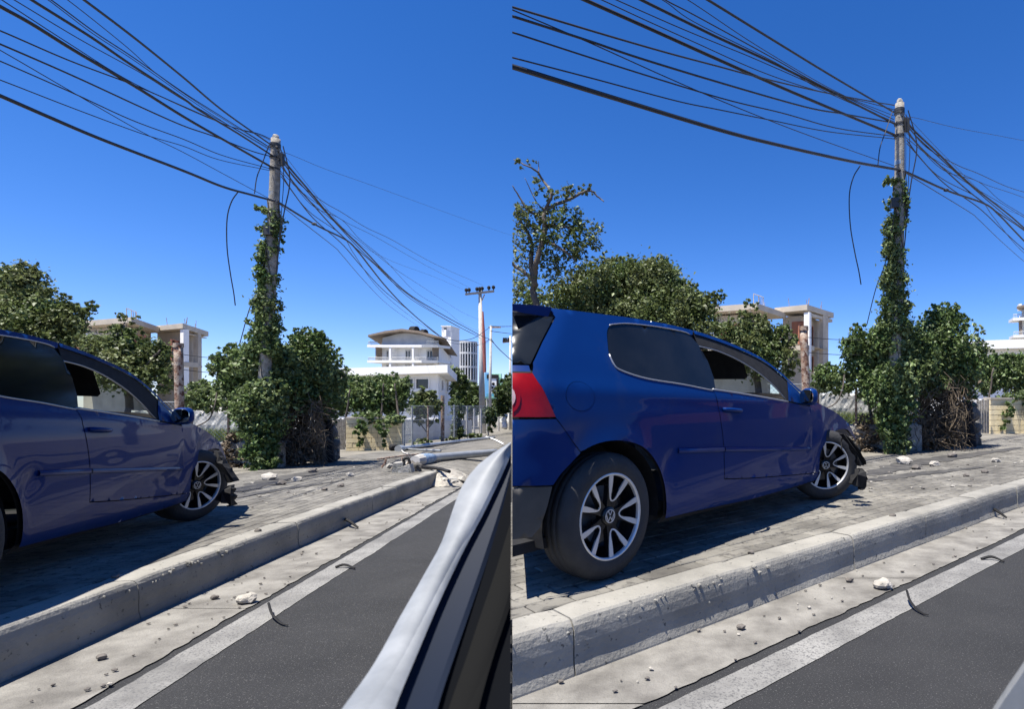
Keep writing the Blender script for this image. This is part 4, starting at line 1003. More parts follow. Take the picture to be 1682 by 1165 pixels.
    mb = MB(); mb.prism([Vector((a.x, a.y, zb)) - F.n * .03, Vector((b.x, b.y, zb)) - F.n * .03, Vector((b.x, b.y, zb)) - F.n * .22, Vector((a.x, a.y, zb)) - F.n * .22], Vector((0, 0, zt - zb))); mb.build('core', M_CREAM, root, s)
    bw = F.L / 4.5
    for r_ in range(nr):
        x = -(bw / 2 if r_ % 2 else 0)
        while x < F.L - .02:
            x0, x1 = max(0, x) + .006, min(F.L, x + bw) - .006; x += bw
            if x1 - x0 < .05: continue
            c_ = Vector((a.x, a.y, 0)) + F.u * ((x0 + x1) / 2) + Vector((0, 0, zb + hh * (r_ + .5))) + F.n * (-.02 + rg.uniform(-.003, .003))
            MB().box(c_, F.u * (x1 - x0), F.n * .05, Vector((0, 0, hh - .012))).build('block', M_BLOCK, root, s)
    MB().prism([Vector((a.x, a.y, zt)) + F.n * .03, Vector((b.x, b.y, zt)) + F.n * .03, Vector((b.x, b.y, zt)) - F.n * .25, Vector((a.x, a.y, zt)) - F.n * .25], Vector((0, 0, .05))).build('coping', M_CREAM, root, s)
    root2 = thing('plank_gate', s.G(560, 742), 'upright grey planks between rock stump and cream wall ' + W_, 'gate')
    for i in range(5):
        x = 551.5 + i * 3.5; p = s.P(x, 739, 16.6 + i * .1); q = s.P(x + .8, 687 + (i % 2) * 2, 16.6 + i * .1); MB().box((p + q) / 2, F.u * .052, F.n * .03, (q - p)).build('plank', M_WOOD, root2, s)
    # fence along the far lot: wall, wire fence posts
    a, b = s.P(663, 722, 19.5), s.P(806, 706, 38); F = Wall(s, a, b); zt = s.P(700, 688, 23).z
    root = thing('grey_garden_wall', gz(a), 'long pale grey garden wall receding behind the far wire fence ' + W_, 'wall')
    if s.side(a) > .1 and a.x / a.y * FPX + CX < 1690:
        rows = []
        for i in range(30):
            p = a.lerp(b, i / 29) - F.n * 1.2; rows.append([Vector((p.x, p.y, s.gz(p.y, -.2))), Vector((p.x, p.y, zt + s.slope * (p.y - 22))), Vector((p.x, p.y, zt + s.slope * (p.y - 22))) - F.n * .2])
        MB().grid(rows).build('wall', M_WGREY, root, s)
        fr = thing('wire_fence', gz(a), 'wire fence with slim posts and one rusty post along the far pavement ' + W_, 'fence')
        pts = []
        for (x, y0, y1, Y, r_, m_) in ((664, 690, 731, 19.5, .03, M_GREYM), (677, 667, 730, 20.3, .03, M_GREYM), (703, 668, 727, 22.5, .03, M_RUST), (727, 650, 725, 24, .075, M_RUST), (746, 665, 720, 26, .03, M_GREYM), (767, 668, 718, 28, .05, M_CONCP), (779, 671, 715, 30.5, .05, M_CONCP), (790, 672, 713, 33, .05, M_CONCP), (802, 673, 711, 36, .05, M_CONCP)):
            p = s.P(x, y1, Y); q = s.P(x, y0, Y); 
            if s.side(p) < .1: continue
            p.z = s.gz(p.y, .15); MB().tube([p, q], r_, 8).build('fence_post', m_, fr, s); pts.append((p, s.P(x, 667, Y)))
        for t in (0, .33, .66, 1):
            mb = MB().tube([p.lerp(q, t) if t else p + Vector((0, 0, .1)) for p, q in pts], .008, 4); mb.build('strand', M_GREYM, fr, s)
        mb = MB()
        for (p0, q0), (p1, q1) in zip(pts, pts[1:]):
            k = 16
            for i in range(-k, k):
                for dr_ in (1, -1):
                    t0, t1 = i / k, i / k + .8
                    if dr_ < 0: t0, t1 = t1, t0
                    # clip the diagonal to the bay
                    f0 = 0.0; f1 = 1.0
                    if t1 != t0:
                        lo_, hi_ = sorted(((0 - t0) / (t1 - t0), (1 - t0) / (t1 - t0))); f0, f1 = max(0, lo_), min(1, hi_)
                    if f1 - f0 < .05: continue
                    g_ = lambda f_: p0.lerp(p1, t0 + (t1 - t0) * f_).lerp(q0.lerp(q1, t0 + (t1 - t0) * f_), f_)
                    mb.tube([g_(f0), g_(f1)], .0018, 3, False)
        mb.build('wire_mesh', M_GREYM, fr, s)
    else: bpy.data.objects.remove(root)
for s in (A, B): walls(s)
# ================================================================== trees, bushes, vines
def foliage(s, root, name, blobs, size, m, seed, clump=.16, per=14, droop=.35):
    """blobs: (px, py, rx px, ry px, leaves, depth m) in left-view pixels"""
    rng = np.random.default_rng(seed); L = []
    for (x, y, rx, ry, n, Y) in blobs:
        k = s.m_px(Y); c = s.P(x, y, Y)
        if n > 700:                                # sprays of leaves that break the outline
            for _ in range(7):
                an = rng.uniform(.1, math.pi - .1); rr = rng.uniform(.92, 1.25); q = s.P(x + math.cos(an) * rx * rr, y - math.sin(an) * ry * rr, Y)
                e = rng.uniform(.10, .22); L.append((q, rx * k * e, .2, ry * k * e * rng.uniform(.6, 1.3), int(n * .03)))
        L.append((c, rx * k, max(.25, (rx + ry) / 2 * k * .7), ry * k, int(n * (2.3 if size < .14 else 1.3))))
    pts = keep(leafpts(L, rng, clump, per), s)
    if len(pts) == 0: return None
    gzs = s.gz(0, .12) + s.slope * pts[:, 1]; pts = pts[pts[:, 2] > gzs]
    me = leafmesh(name, pts, size * (s.ks if not s.left else 1), m, rng, droop); return link(name, me, root, None, s)
def limbs(s, root, name, lines, m=M_BARK, n=7):
    """lines: list of (points px, Y, r0, r1)"""
    mb = MB(); rg = random.Random(len(lines))
    for pts, Y, r0, r1 in lines:
        c = cr([s.P(x, y, Y + rg.uniform(-.25, .25) * (i > 0)) for i, (x, y) in enumerate(pts)], 5); k = len(c)
        c = [p + Vector((rg.uniform(-1, 1), rg.uniform(-1, 1), 0)) * r0 * .35 for p in c]
        mb.tube(c, [r0 + (r1 - r0) * i / (k - 1) for i in range(k)], n)
    return mb.build(name, m, root, s, smooth=True)
def trees(s):
    W_ = where(s)
    gp = lambda x, Y: (lambda p: Vector((p.x, p.y, s.gz(p.y, .2))))(s.P(x, 700, Y))
    # dense tree behind the car
    t = thing('broad_tree', gp(60, 17), 'dense broad green tree behind the roof of the blue car ' + W_, 'tree')
    limbs(s, t, 'trunk', [([(50, 720), (52, 620), (48, 540), (30, 470)], 17, .20, .05), ([(52, 620), (75, 560), (95, 520)], 17, .10, .03), ([(52, 600), (20, 540), (-10, 500)], 17, .10, .03)])
    foliage(s, t, 'crown', [(20, 480, 55, 42, 3200, 17), (-30, 490, 60, 50, 2600, 17), (65, 520, 48, 38, 2600, 16.8), (25, 545, 80, 50, 3800, 16.5), (100, 545, 42, 38, 1900, 16.8), (40, 447, 24, 20, 380, 17), (118, 515, 30, 17, 420, 17), (140, 505, 22, 10, 90, 17), (-70, 540, 60, 70, 2600, 17), (-120, 550, 60, 60, 1800, 17.5), (70, 600, 70, 40, 1500, 17)], .10, M_LEAF2, 31, .13)
    # smaller tree in front of the apartment house
    t = thing('small_tree', gp(210, 14.5), 'smaller bushy tree in front of the unfinished apartment house ' + W_, 'tree')
    limbs(s, t, 'trunk', [([(212, 720), (210, 640), (206, 570), (204, 530)], 14.5, .10, .03), ([(210, 640), (240, 600), (262, 575)], 14.5, .06, .02), ([(210, 630), (180, 590), (160, 570)], 14.5, .06, .02)])
    foliage(s, t, 'crown', [(200, 572, 40, 27, 1500, 14.5), (208, 520, 18, 8, 60, 14.5), (205, 540, 22, 12, 160, 14.5), (160, 572, 26, 18, 560, 14.6), (240, 592, 36, 28, 1500, 14.5), (260, 572, 18, 12, 200, 14.5), (205, 610, 50, 34, 1700, 14.3), (262, 620, 22, 28, 500, 14.4), (140, 560, 18, 12, 220, 14.7)], .088, M_LEAF2, 37, .13)
    if not s.left:
        # tall sparse tree (right half), and the big crown beside it (own pixels)
        class Q: pass
        px0 = s.px; s.px = lambda x, y: (x, y)
        t = thing('sparse_tree', (lambda p: Vector((p.x, p.y, s.gz(p.y, .2))))(s.P(880, 690, 16)), 'tall half-bare tree with a forked dark trunk above the car tail', 'tree')
        limbs(s, t, 'trunk', [([(880, 700), (880, 560), (880, 505), (876, 470), (882, 430), (894, 385), (893, 350)], 16, .11, .05), ([(879, 470), (872, 440), (874, 405), (872, 395)], 16, .07, .04), ([(878, 462), (862, 448), (846, 437), (830, 420)], 16, .06, .03),
            ([(893, 352), (908, 338), (935, 328), (957, 316), (972, 314), (984, 325), (992, 331)], 16, .055, .012), ([(893, 350), (905, 320), (893, 297), (880, 280), (864, 272), (845, 262)], 16, .045, .012), ([(893, 352), (870, 348), (852, 322), (841, 305)], 16, .04, .012), ([(884, 287), (885, 275), (884, 264)], 16, .018, .006),
            ([(897, 395), (915, 405), (935, 418), (945, 428)], 16, .05, .02), ([(895, 370), (925, 372), (950, 380), (975, 390)], 16, .035, .01), ([(872, 395), (860, 370), (845, 352)], 16, .05, .012), ([(893, 345), (880, 330), (868, 305), (862, 292)], 16, .02, .006), ([(930, 328), (936, 310), (932, 300)], 16, .015, .005), ([(894, 380), (870, 372), (850, 380)], 16, .03, .01)])
        foliage(s, t, 'crown', [(900, 318, 18, 10, 74, 16), (935, 316, 22, 11, 93, 16), (965, 314, 12, 8, 37, 16), (886, 300, 9, 9, 27, 16), (862, 268, 20, 7, 37, 16), (880, 360, 48, 20, 322, 16), (925, 365, 40, 22, 297, 16), (960, 385, 28, 22, 210, 16), (860, 395, 38, 30, 297, 16), (915, 400, 42, 24, 297, 16), (950, 410, 30, 16, 148, 16), (860, 345, 20, 14, 93, 16), (872, 445, 50, 30, 260, 16.3), (925, 430, 40, 20, 198, 16.2), (980, 398, 12, 14, 37, 16)], .10, M_LEAF2, 41, .16, 9)
        t = thing('rounded_tree', (lambda p: Vector((p.x, p.y, s.gz(p.y, .2))))(s.P(1040, 690, 18)), 'rounded thick green tree between the half-bare tree and the apartment house', 'tree')
        limbs(s, t, 'trunk', [([(1040, 700), (1035, 560), (1030, 480)], 18, .2, .05), ([(1036, 560), (1080, 500), (1100, 470)], 18, .1, .03)])
        foliage(s, t, 'crown', [(990, 470, 48, 40, 2800, 18), (1050, 470, 45, 38, 2600, 18), (1095, 485, 40, 36, 2200, 18), (1130, 505, 32, 28, 1100, 17.8), (955, 490, 50, 40, 2400, 17.5), (1010, 435, 22, 12, 260, 18), (1068, 438, 26, 12, 240, 18), (1080, 430, 18, 8, 50, 18), (1040, 520, 100, 36, 4200, 17.5), (900, 500, 50, 26, 900, 18), (855, 490, 30, 40, 700, 18.5)], .10, M_LEAF2, 43, .12)
        s.px = px0
    # pole with ivy and the bush around it
    t = thing('ivy_bush', gp(430, 11), 'large overgrown bush of leafy vines around the pole foot ' + W_, 'bush')
    limbs(s, t, 'stem', [([(432, 775), (430, 690), (420, 620)], 11, .07, .03), ([(470, 770), (480, 690), (500, 600), (505, 560)], 11.6, .05, .02), ([(400, 775), (395, 700), (380, 640)], 11.2, .04, .015), ([(520, 760), (522, 680), (520, 600)], 12, .05, .02)])
    foliage(s, t, 'leaves', [(430, 600, 42, 40, 2600, 10.8), (395, 620, 38, 36, 1900, 11), (430, 670, 40, 50, 2500, 10.6), (428, 730, 24, 48, 1500, 10.5), (345, 655, 34, 24, 900, 11.2), (372, 600, 20, 26, 520, 11), (460, 620, 40, 44, 2400, 11), (500, 605, 46, 46, 2900, 11.5), (520, 640, 40, 36, 2000, 11.6), (505, 568, 28, 24, 800, 11.5), (545, 620, 24, 34, 900, 12), (520, 548, 12, 9, 90, 11.5), (535, 565, 14, 8, 80, 11.5), (500, 560, 14, 12, 130, 11.5), (480, 660, 40, 22, 900, 11.3), (540, 665, 20, 26, 420, 12), (315, 650, 16, 18, 240, 11.2), (440, 760, 16, 18, 300, 10.4), (390, 660, 22, 30, 700, 10.9), (376, 573, 10, 7, 50, 11), (385, 566, 12, 5, 40, 11), (550, 577, 12, 7, 40, 11.8), (330, 635, 18, 10, 120, 11.3)], .074, M_LEAF, 53, .105, 10, .6)
    # dead brushwood under the bush
    rg = random.Random(8); mb = MB(); n = 900
    for i in range(n):
        x = rg.uniform(448, 535); y = rg.uniform(655, 758); Y = rg.uniform(10.9, 11.9)
        if y < 690 and x < 470: continue
        p = s.P(x, y, Y); d = Vector((rg.gauss(0, .25), rg.gauss(0, .15), rg.gauss(-.25, .3))); L = rg.uniform(.12, .45)
        q = p + d.normalized() * L; r_ = p + d.normalized() * L * .5 + Vector((rg.gauss(0, .04), rg.gauss(0, .04), 0)); mb.tube([p, r_, q], rg.uniform(.003, .007), 3, False)
    o = mb.build('brushwood', M_DRY, None, s, s.G(490, 758)); tag(o, 'tangle of dead brown twigs and vines under the bush ' + W_, 'brushwood', None, 'stuff')
    rng = np.random.default_rng(61); 
    o = foliage(s, None, 'dead_leaves', [(490, 690, 40, 36, 900, 11.6), (480, 735, 36, 24, 900, 11.4), (500, 748, 30, 12, 500, 11.4), (515, 690, 20, 30, 300, 11.9), (470, 755, 40, 7, 300, 11.2), (385, 745, 22, 28, 420, 11.1), (400, 768, 30, 5, 160, 11.0)], .075, M_DRY, 61, .2); tag(o, 'withered brown leaves caught in the brushwood below the bush ' + W_, 'leaves', None, 'stuff')
    # bramble stem in front of the bush
    o = MB().tube(cr([s.P(318, 703, 10.5), s.P(342, 690, 10.5), s.P(352, 668, 10.5), s.P(356, 645, 10.6)], 6), [.012] * 19, 5).build('bramble_stem', M_BARK, None, s, s.P(318, 703, 10.5)); tag(o, 'bare arching stem over the fence left of the bush ' + W_, 'stem')
    # hedge of vines hanging over the cream wall
    t = thing('vine_hedge', gp(610, 17.4), 'leafy vine hedge spilling over the cream block wall ' + W_, 'hedge')
    limbs(s, t, 'stem', [([(566, 735), (568, 690), (575, 640)], 17.6, .04, .02), ([(625, 700), (628, 660), (630, 630)], 18, .04, .02), ([(655, 700), (652, 660), (648, 630)], 18, .04, .02)])
    foliage(s, t, 'leaves', [(585, 645, 26, 24, 1500, 18.6), (610, 652, 32, 30, 2200, 18.5), (640, 652, 32, 30, 2000, 18.6), (568, 658, 16, 28, 800, 18.5), (625, 630, 32, 10, 700, 18.7), (655, 645, 15, 22, 600, 18.8), (605, 686, 26, 10, 420, 17.6), (594, 708, 8, 18, 150, 17.15), (588, 728, 4, 10, 40, 17.1), (628, 702, 11, 14, 130, 17.15), (629, 722, 4, 14, 40, 17.1), (648, 688, 14, 9, 160, 17.6), (664, 628, 7, 10, 90, 18.7), (603, 628, 12, 8, 120, 18.6), (655, 690, 8, 8, 60, 17.4)], .115, M_LEAF, 67, .13, 12, .6)
    if s.left:
        t = thing('lot_shrub', gp(697, 23), 'rounded yellow-green shrub on thin stems behind the far wire fence', 'shrub')
        limbs(s, t, 'stem', [([(703, 726), (701, 700), (698, 672)], 23.3, .04, .02), ([(701, 708), (712, 690), (716, 675)], 23.3, .025, .012), ([(702, 712), (690, 695), (686, 680)], 23.3, .025, .012)])
        foliage(s, t, 'leaves', [(697, 664, 22, 20, 1100, 23.3), (684, 672, 12, 14, 300, 23.3), (714, 668, 10, 14, 260, 23.3), (700, 650, 14, 8, 160, 23.3), (700, 692, 20, 8, 160, 23.2)], .17, M_LEAF2, 71, .17)
        t = thing('climbing_shrub', gp(750, 27), 'narrow dark climbing shrub on the far wire fence', 'shrub')
        foliage(s, t, 'leaves', [(750, 690, 8, 30, 520, 26.8), (753, 712, 9, 10, 220, 26.6), (748, 665, 7, 10, 120, 27)], .17, M_LEAF3, 73, .2)
        t = thing('fence_shrub', gp(806, 36), 'greyish shrub climbing the end of the far fence beside the road sign', 'shrub')
        foliage(s, t, 'leaves', [(806, 690, 8, 20, 360, 36), (796, 684, 8, 14, 200, 35), (802, 672, 7, 8, 100, 36)], .2, M_LEAF3, 79, .2)
        foliage_ = [(771, 716, 30, 4, 260, 27), (735, 722, 20, 4, 140, 24.5), (688, 726, 22, 4, 200, 21.5)]
        o = foliage(s, None, 'weeds', foliage_, .15, M_LEAF2, 83, .2); tag(o, 'low weeds along the foot of the far wire fence', 'weeds', None, 'stuff')
        t = thing('dark_cypress_group', gp(775, 70), 'dark green trees far behind between the round glass building and the concrete pole', 'tree')
        limbs(s, t, 'trunk', [([(772, 690), (772, 650)], 70, .3, .1)])
        foliage(s, t, 'crown', [(768, 645, 18, 14, 900, 70), (782, 648, 14, 12, 700, 68), (752, 640, 12, 16, 600, 72), (775, 662, 30, 14, 1100, 66), (745, 618, 9, 16, 200, 60), (757, 630, 12, 12, 300, 66)], .55, M_LEAF3, 89, .2)
        t = thing('street_tree', gp(829, 40), 'street tree with a whitewashed trunk at the far end of the pavement', 'tree')
        limbs(s, t, 'trunk', [([(829.5, 704), (829, 690), (829, 672)], 40, .2, .14)], M_WHITE)
        foliage(s, t, 'crown', [(828, 655, 16, 20, 900, 40), (838, 640, 18, 22, 900, 42), (824, 672, 12, 12, 300, 40), (845, 630, 16, 16, 500, 44)], .3, M_LEAF3, 97, .18)
        t = thing('roadside_tree', gp(815, 75), 'distant tree crown behind the road sign', 'tree')
        limbs(s, t, 'trunk', [([(812, 690), (812, 660)], 80, .3, .1)])
        foliage(s, t, 'crown', [(812, 672, 20, 16, 800, 80)], .6, M_LEAF3, 101, .2)
for s in (A, B): trees(s)

# ================================================================== poles, cables
def ivy_pole(s):
    W_ = where(s); Y = 10.6
    pts = [s.P(453, 228, Y), s.P(451, 300, Y), s.P(447, 400, Y), s.P(441, 520, Y), s.P(433, 650, Y), s.P(428, 772, Y)]; base = pts[-1].copy(); base.z = s.gz(base.y, .1); pts[-1] = base
    t = thing('utility_pole', base, 'weathered timber utility pole overgrown with ivy, carrying many cables ' + W_, 'pole')
    c = cr(pts, 6); k = len(c); MB().tube(c, [.075 + .035 * i / (k - 1) for i in range(k)], 16).build('shaft', M_WOOD, t, s, smooth=True)
    top = pts[0]; MB().blob(top + Vector((0, 0, .02)), .055, 2, 2, .15, (1, 1, 1.2)).build('mortar_cap', M_STONE, t, s)
    for y, m_, h_ in ((236, M_BAND, .05), (241, M_BAND, .03), (258, M_BAND, .03), (276, M_BAND, .04), (316, M_BLUET, .07)):
        p = s.P(452.5 - (y - 228) * .028, y, Y); MB().tube([p, p - Vector((0, 0, h_))], .088 if m_ is M_BAND else .084, 14).build('band', m_, t, s)
    p = s.P(441, 379, Y - .12); MB().box(p, (.13, 0, 0), (0, .09, 0), (0, 0, .16)).build('junction_box', M_BAND, t, s)
    p = s.P(462, 262, Y - .05); MB().box(p, (.09, 0, 0), (0, .06, 0), (0, 0, .22)).build('cable_clamp', M_BAND, t, s)
    rng = np.random.default_rng(17); L = []
    for (x, y, rx, ry, n) in [(432, 345, 9, 4, 60), (447, 348, 12, 6, 90), (452, 360, 10, 8, 70), (449, 375, 12, 14, 120), (433, 380, 8, 8, 36), (456, 385, 7, 16, 60), (428, 408, 6, 8, 22), (437, 405, 11, 10, 100), (437, 425, 14, 12, 150), (455, 412, 5, 12, 30), (434, 445, 13, 14, 170), (440, 465, 15, 14, 200), (436, 485, 16, 14, 220), (430, 505, 18, 13, 230), (447, 500, 12, 14, 140), (440, 525, 20, 14, 300), (436, 548, 24, 16, 420), (441, 440, 9, 22, 90), (439, 480, 10, 24, 120), (437, 515, 12, 22, 140), (445, 395, 8, 18, 50), (436, 572, 30, 16, 520), (420, 490, 6, 6, 16), (415, 530, 8, 5, 22), (456, 540, 8, 7, 40), (452, 455, 6, 8, 30), (425, 455, 6, 6, 24)]:
        kk = s.m_px(Y); L.append((s.P(x, y, Y), rx * kk, .17, ry * kk, n))
    L = [(c_, rx * .95, .16, ry, int(n * 3.6)) for c_, rx, _, ry, n in L]
    me = leafmesh('ivy', keep(leafpts(L, rng, .25, 8), s), .062 * (1 if s.left else .92), M_LEAF, rng, .6); link('ivy', me, t, None, s)
    mb = MB()
    for ph in (0, 2.1, 4.2): mb.tube([c[i] + Vector((.10 * math.cos(ph + i * .5), .10 * math.sin(ph + i * .5), 0)) for i in range(8, k)], .010, 5)
    mb.build('ivy_stem', M_BARK, t, s)
for s in (A, B): ivy_pole(s)
def cable(s, pts, Y0, Y1, r_, label, own=False, cat='cable', grp=None, name='overhead_cable', m=M_CABLE):
    """pts in pixels; 1/depth runs evenly along the cable"""
    P = cr([(x, y, 0) for x, y in pts], 7); L = [0.0]
    for a, b in zip(P, P[1:]): L.append(L[-1] + (b - a).length)
    q = []
    for p, l_ in zip(P, L):
        t = l_ / L[-1]; Y = 1 / ((1 - t) / Y0 + t / Y1)
        q.append(s.raw(p.x, p.y, Y * s.ks) if own else s.P(p.x, p.y, Y))
    if not s.left and not own:
        q = [p for p in q if p.x / p.y * FPX + CX < 1900]
        if len(q) < 2: return
    o = MB().tube(q, r_, 6).build(name, m, None, s, q[0])
    if o: tag(o, label + ' ' + where(s), cat, grp)
PY = 10.5
LEFT_A = [  # (points, radius, label)
 ([(100, -28), (139, 0), (219, 60.5), (300, 126), (364, 180), (444, 237)], .0130, 'topmost thick cable reaching the pole top'),
 ([(60, -35), (112, 0), (206, 75), (257.5, 121), (330, 172), (444, 243)], .0045, 'hair-thin wire just under the topmost cable'),
 ([(40, -30), (85, 0), (154.5, 51.5), (219, 94), (300, 150.6), (370, 195), (445, 243)], .0065, 'thin twisted cable second from the top'),
 ([(35, -30), (80, 0), (150, 53), (219, 98), (300, 155), (370, 202), (446, 248)], .0045, 'thin wire running close beneath the twisted cable'),
 ([(0, -35), (53, 0), (147, 59), (211, 103), (300, 161), (326, 180), (390, 218.6), (448, 256)], .0150, 'heavy straight cable ending just below the pole bands'),
 ([(-30, -32), (24.5, 0), (129, 63), (232, 120), (300, 163), (380, 208), (446, 246)], .0055, 'slim wire between the two heaviest upper cables'),
 ([(-40, -28), (4, 0), (111, 69.5), (206, 129), (300, 175), (377, 207), (424, 221), (444, 230)], .0055, 'slim wire that levels out towards the pole cap'),
 ([(-60, -24), (0, 10), (51.5, 38.6), (121, 82), (219, 140), (300, 190.6), (364, 227.6), (447, 275)], .0190, 'heaviest bundled cable in the middle of the fan'),
 ([(-60, 28), (0, 50), (111, 98), (219, 139), (300, 174), (377, 207), (423, 219), (444, 228)], .0085, 'medium cable crossing above the heavy bundle'),
 ([(-60, 48), (0, 72), (118.5, 123.6), (232, 176), (300, 206), (351.5, 223.8), (410.7, 247), (446, 257)], .0100, 'medium cable crossing behind the heavy bundle'),
 ([(-60, 76), (0, 100), (118.5, 152), (214, 196), (300, 228), (364, 254.7), (444, 277)], .0070, 'sagging thin cable, upper of the low pair'),
 ([(-60, 110), (0, 131), (116, 176), (232, 219), (300, 239.5), (359, 262), (444, 280)], .0060, 'sagging thin cable, lower of the low pair'),
 ([(-60, 50), (0, 82), (129, 157), (232, 216), (300, 249.5), (377, 291), (442, 326)], .0050, 'thin straight wire slanting across the low cables'),
 ([(-60, 132), (0, 157), (77, 190.6), (165, 228), (300, 280), (364, 306), (413, 320), (450, 330)], .0200, 'lowest and thickest cable meeting the pole above the ivy'),
]
LEFT_B = [
 [(1130, -20), (1164, 0), (1259.5, 59), (1365, 123.6), (1468, 184)],
 [(1100, -18), (1141, 6.4), (1244, 75), (1373, 150), (1468, 190)],
 [(1050, -28), (1094, 0), (1141, 24.5), (1275, 98), (1347, 139), (1468, 196)],
 [(1050, -22), (1094, 3), (1141, 36), (1275, 103), (1347, 146), (1469, 200)],
 [(1000, -28), (1055, 0), (1141, 42.5), (1181, 62), (1275, 105.6), (1380.6, 158.4), (1473, 205)],
 [(960, -24), (1014, 0), (1109, 42), (1181, 72), (1244, 98), (1365, 152), (1470, 203)],
 [(940, -22), (990, 0), (1059, 32), (1141, 69), (1244, 115), (1337, 147), (1424, 168), (1469, 180)],
 [(900, -28), (962.6, 0), (1059, 43), (1141, 80), (1181, 98), (1244, 126), (1334, 165), (1473, 223)],
 [(800, 0), (841, 11), (993.5, 56.7), (1096.5, 86.5), (1181, 109), (1244, 126), (1337, 148), (1424, 165), (1469, 172.6)],
 [(800, 15), (841, 26), (965, 66), (1047, 94), (1181, 135), (1321, 175), (1386, 187), (1470, 202)],
 [(800, 40), (841, 52.5), (1006, 106), (1181, 160), (1285, 185.5), (1373, 210), (1470, 224)],
 [(800, 82), (841, 94), (975, 129), (1109, 165), (1181, 180), (1270, 198), (1360, 216), (1470, 228)],
 [(800, -2), (841, 15.5), (964.6, 68), (1088, 123.6), (1181, 164), (1270, 200), (1347, 229), (1468, 272)],
 [(800, 97), (841, 109), (1001.7, 158.7), (1181, 213), (1285, 239.6), (1398.6, 265), (1478, 279)],
]
RIGHT = [
 ([(460, 250), (475, 253), (532, 276.6), (598.5, 300), (697, 336), (780, 366), (841, 387), (900, 405)], .0060, 16, 60, 'faint far wire leaving the pole top to the right'),
 ([(454, 240), (470, 268), (506, 311), (547, 360), (600, 413), (629, 444), (670, 482), (725, 516), (789, 551), (804.5, 558), (824, 577.5), (846, 597)], .0180, PY, 45, 'heavy drooping cable of the bundle right of the pole'),
 ([(456, 246), (472, 276), (508, 318), (549, 364), (590, 408), (629, 446), (668, 486), (722, 520), (786, 554), (790, 556)], .0110, PY, 44, 'second drooping cable hugging the heavy one right of the pole'),
 ([(457, 262), (480, 297), (513, 335), (550, 376), (586, 409), (615, 434), (650, 468), (700, 505), (760, 540), (790, 553)], .0130, PY, 44, 'third drooping cable starting at the clamps right of the pole'),
 ([(450, 330), (457, 332), (516, 368), (568, 394), (587.5, 412.6), (606.7, 437), (631, 467.6), (664, 503), (705.6, 539), (736, 558), (774, 557), (804.5, 538)], .0190, PY, 44, 'thick cable leaving the pole above the ivy towards the hotel'),
 ([(462, 285), (480, 314), (514, 358), (560, 399), (593, 437), (629, 476), (670, 509), (708, 542), (740, 563), (790, 566), (806, 558)], .0100, PY, 44, 'inner drooping cable dipping in front of the hotel roof'),
 ([(455, 332), (488, 358), (547, 404), (560, 417), (596, 459), (637, 500.5), (697, 543)], .0075, PY, 40, 'lowest thin wire curving down in front of the hotel'),
 ([(457, 255), (490, 300), (532, 332), (560, 348), (600, 373), (642, 393), (711, 432), (793.5, 469)], .0075, PY, 42, 'upper thin wire to the cross arm of the concrete pole'),
 ([(457, 258), (490, 310), (560, 360), (615, 388), (697, 434.6), (774, 474)], .0060, PY, 42, 'thin wire to the left insulators of the concrete pole'),
 ([(460, 280), (520, 340), (601, 404), (642, 437), (692, 470), (752, 509), (788, 526)], .0060, PY, 42, 'middle thin wire between the cross arm wires and the bundle'),
 ([(459, 270), (510, 335), (560, 360), (590, 392), (631, 426), (681, 478.6), (730, 509), (758, 531), (790, 546)], .0060, PY, 42, 'thin wire just above the heavy bundle'),
 ([(453, 236), (520, 322), (580, 392), (637, 426), (711, 454), (764, 477)], .0050, 12, 42, 'faint thin wire meeting the tip of the cross arm'),
 ([(462, 290), (505, 345), (560, 385), (580, 415), (610, 460), (640, 492), (680, 524), (715, 548)], .0080, PY, 40, 'lower cable of the bundle swinging towards the hotel'),
]
for s in (A, B):
    for i, (pts, r_, lab) in enumerate(LEFT_A):
        if s.left: cable(s, pts, 5.2, PY, r_, lab + ', left of pole', True, grp='overhead cables left of the ivy pole ' + where(s))
        else: cable(s, LEFT_B[i], 4.6 if LEFT_B[i][0][0] < 900 else 6.0, PY, r_, lab + ', left of pole', True, grp='overhead cables left of the ivy pole ' + where(s))
    for pts, r_, Y0, Y1, lab in RIGHT: cable(s, pts, Y0, Y1, r_, lab, grp='overhead cables right of the ivy pole ' + where(s))
    cable(s, [(465, 240), (475, 283), (475, 309), (467, 347), (460, 391), (455, 437), (453, 450)], PY, PY, .010, 'loose cable hanging in a bow down the right of the ivy pole', name='hanging_cable')
    cable(s, [(462, 246), (466, 290), (463, 340), (458, 400), (455, 420)], PY, PY, .006, 'thin loose cable beside the pole shaft', name='hanging_cable')
    cable(s, [(461, 250), (460, 300), (459, 335), (461, 370)], PY, PY, .005, 'short thin lead hanging right beside the shaft', name='hanging_cable')
    cable(s, [(442, 238), (431, 267.5), (422, 291), (418, 318)], PY - .3, PY - .6, .008, 'short jumper lead down to the thick low cable', name='hanging_cable')
    cable(s, [(391, 315), (380, 332), (373, 360), (373, 407), (378.5, 450), (383.7, 480), (386.5, 502)], 9.3, 9.3, .009, 'cut cable end dangling left of the ivy pole', name='hanging_cable')
    cable(s, [(440, 400), (425, 469), (409, 510), (393, 568)], PY - .1, PY + .5, .008, 'slanting stay wire left of the ivy', name='stay_wire', cat='wire')
    p = s.P(516, 368, 11.4); tag(MB().blob(p, .035, 3, 1, .1, (1.6, 1, 1)).build('cable_joint', M_BAND, None, s, p), 'small splice knob on the low thick cable ' + where(s), 'cable joint')
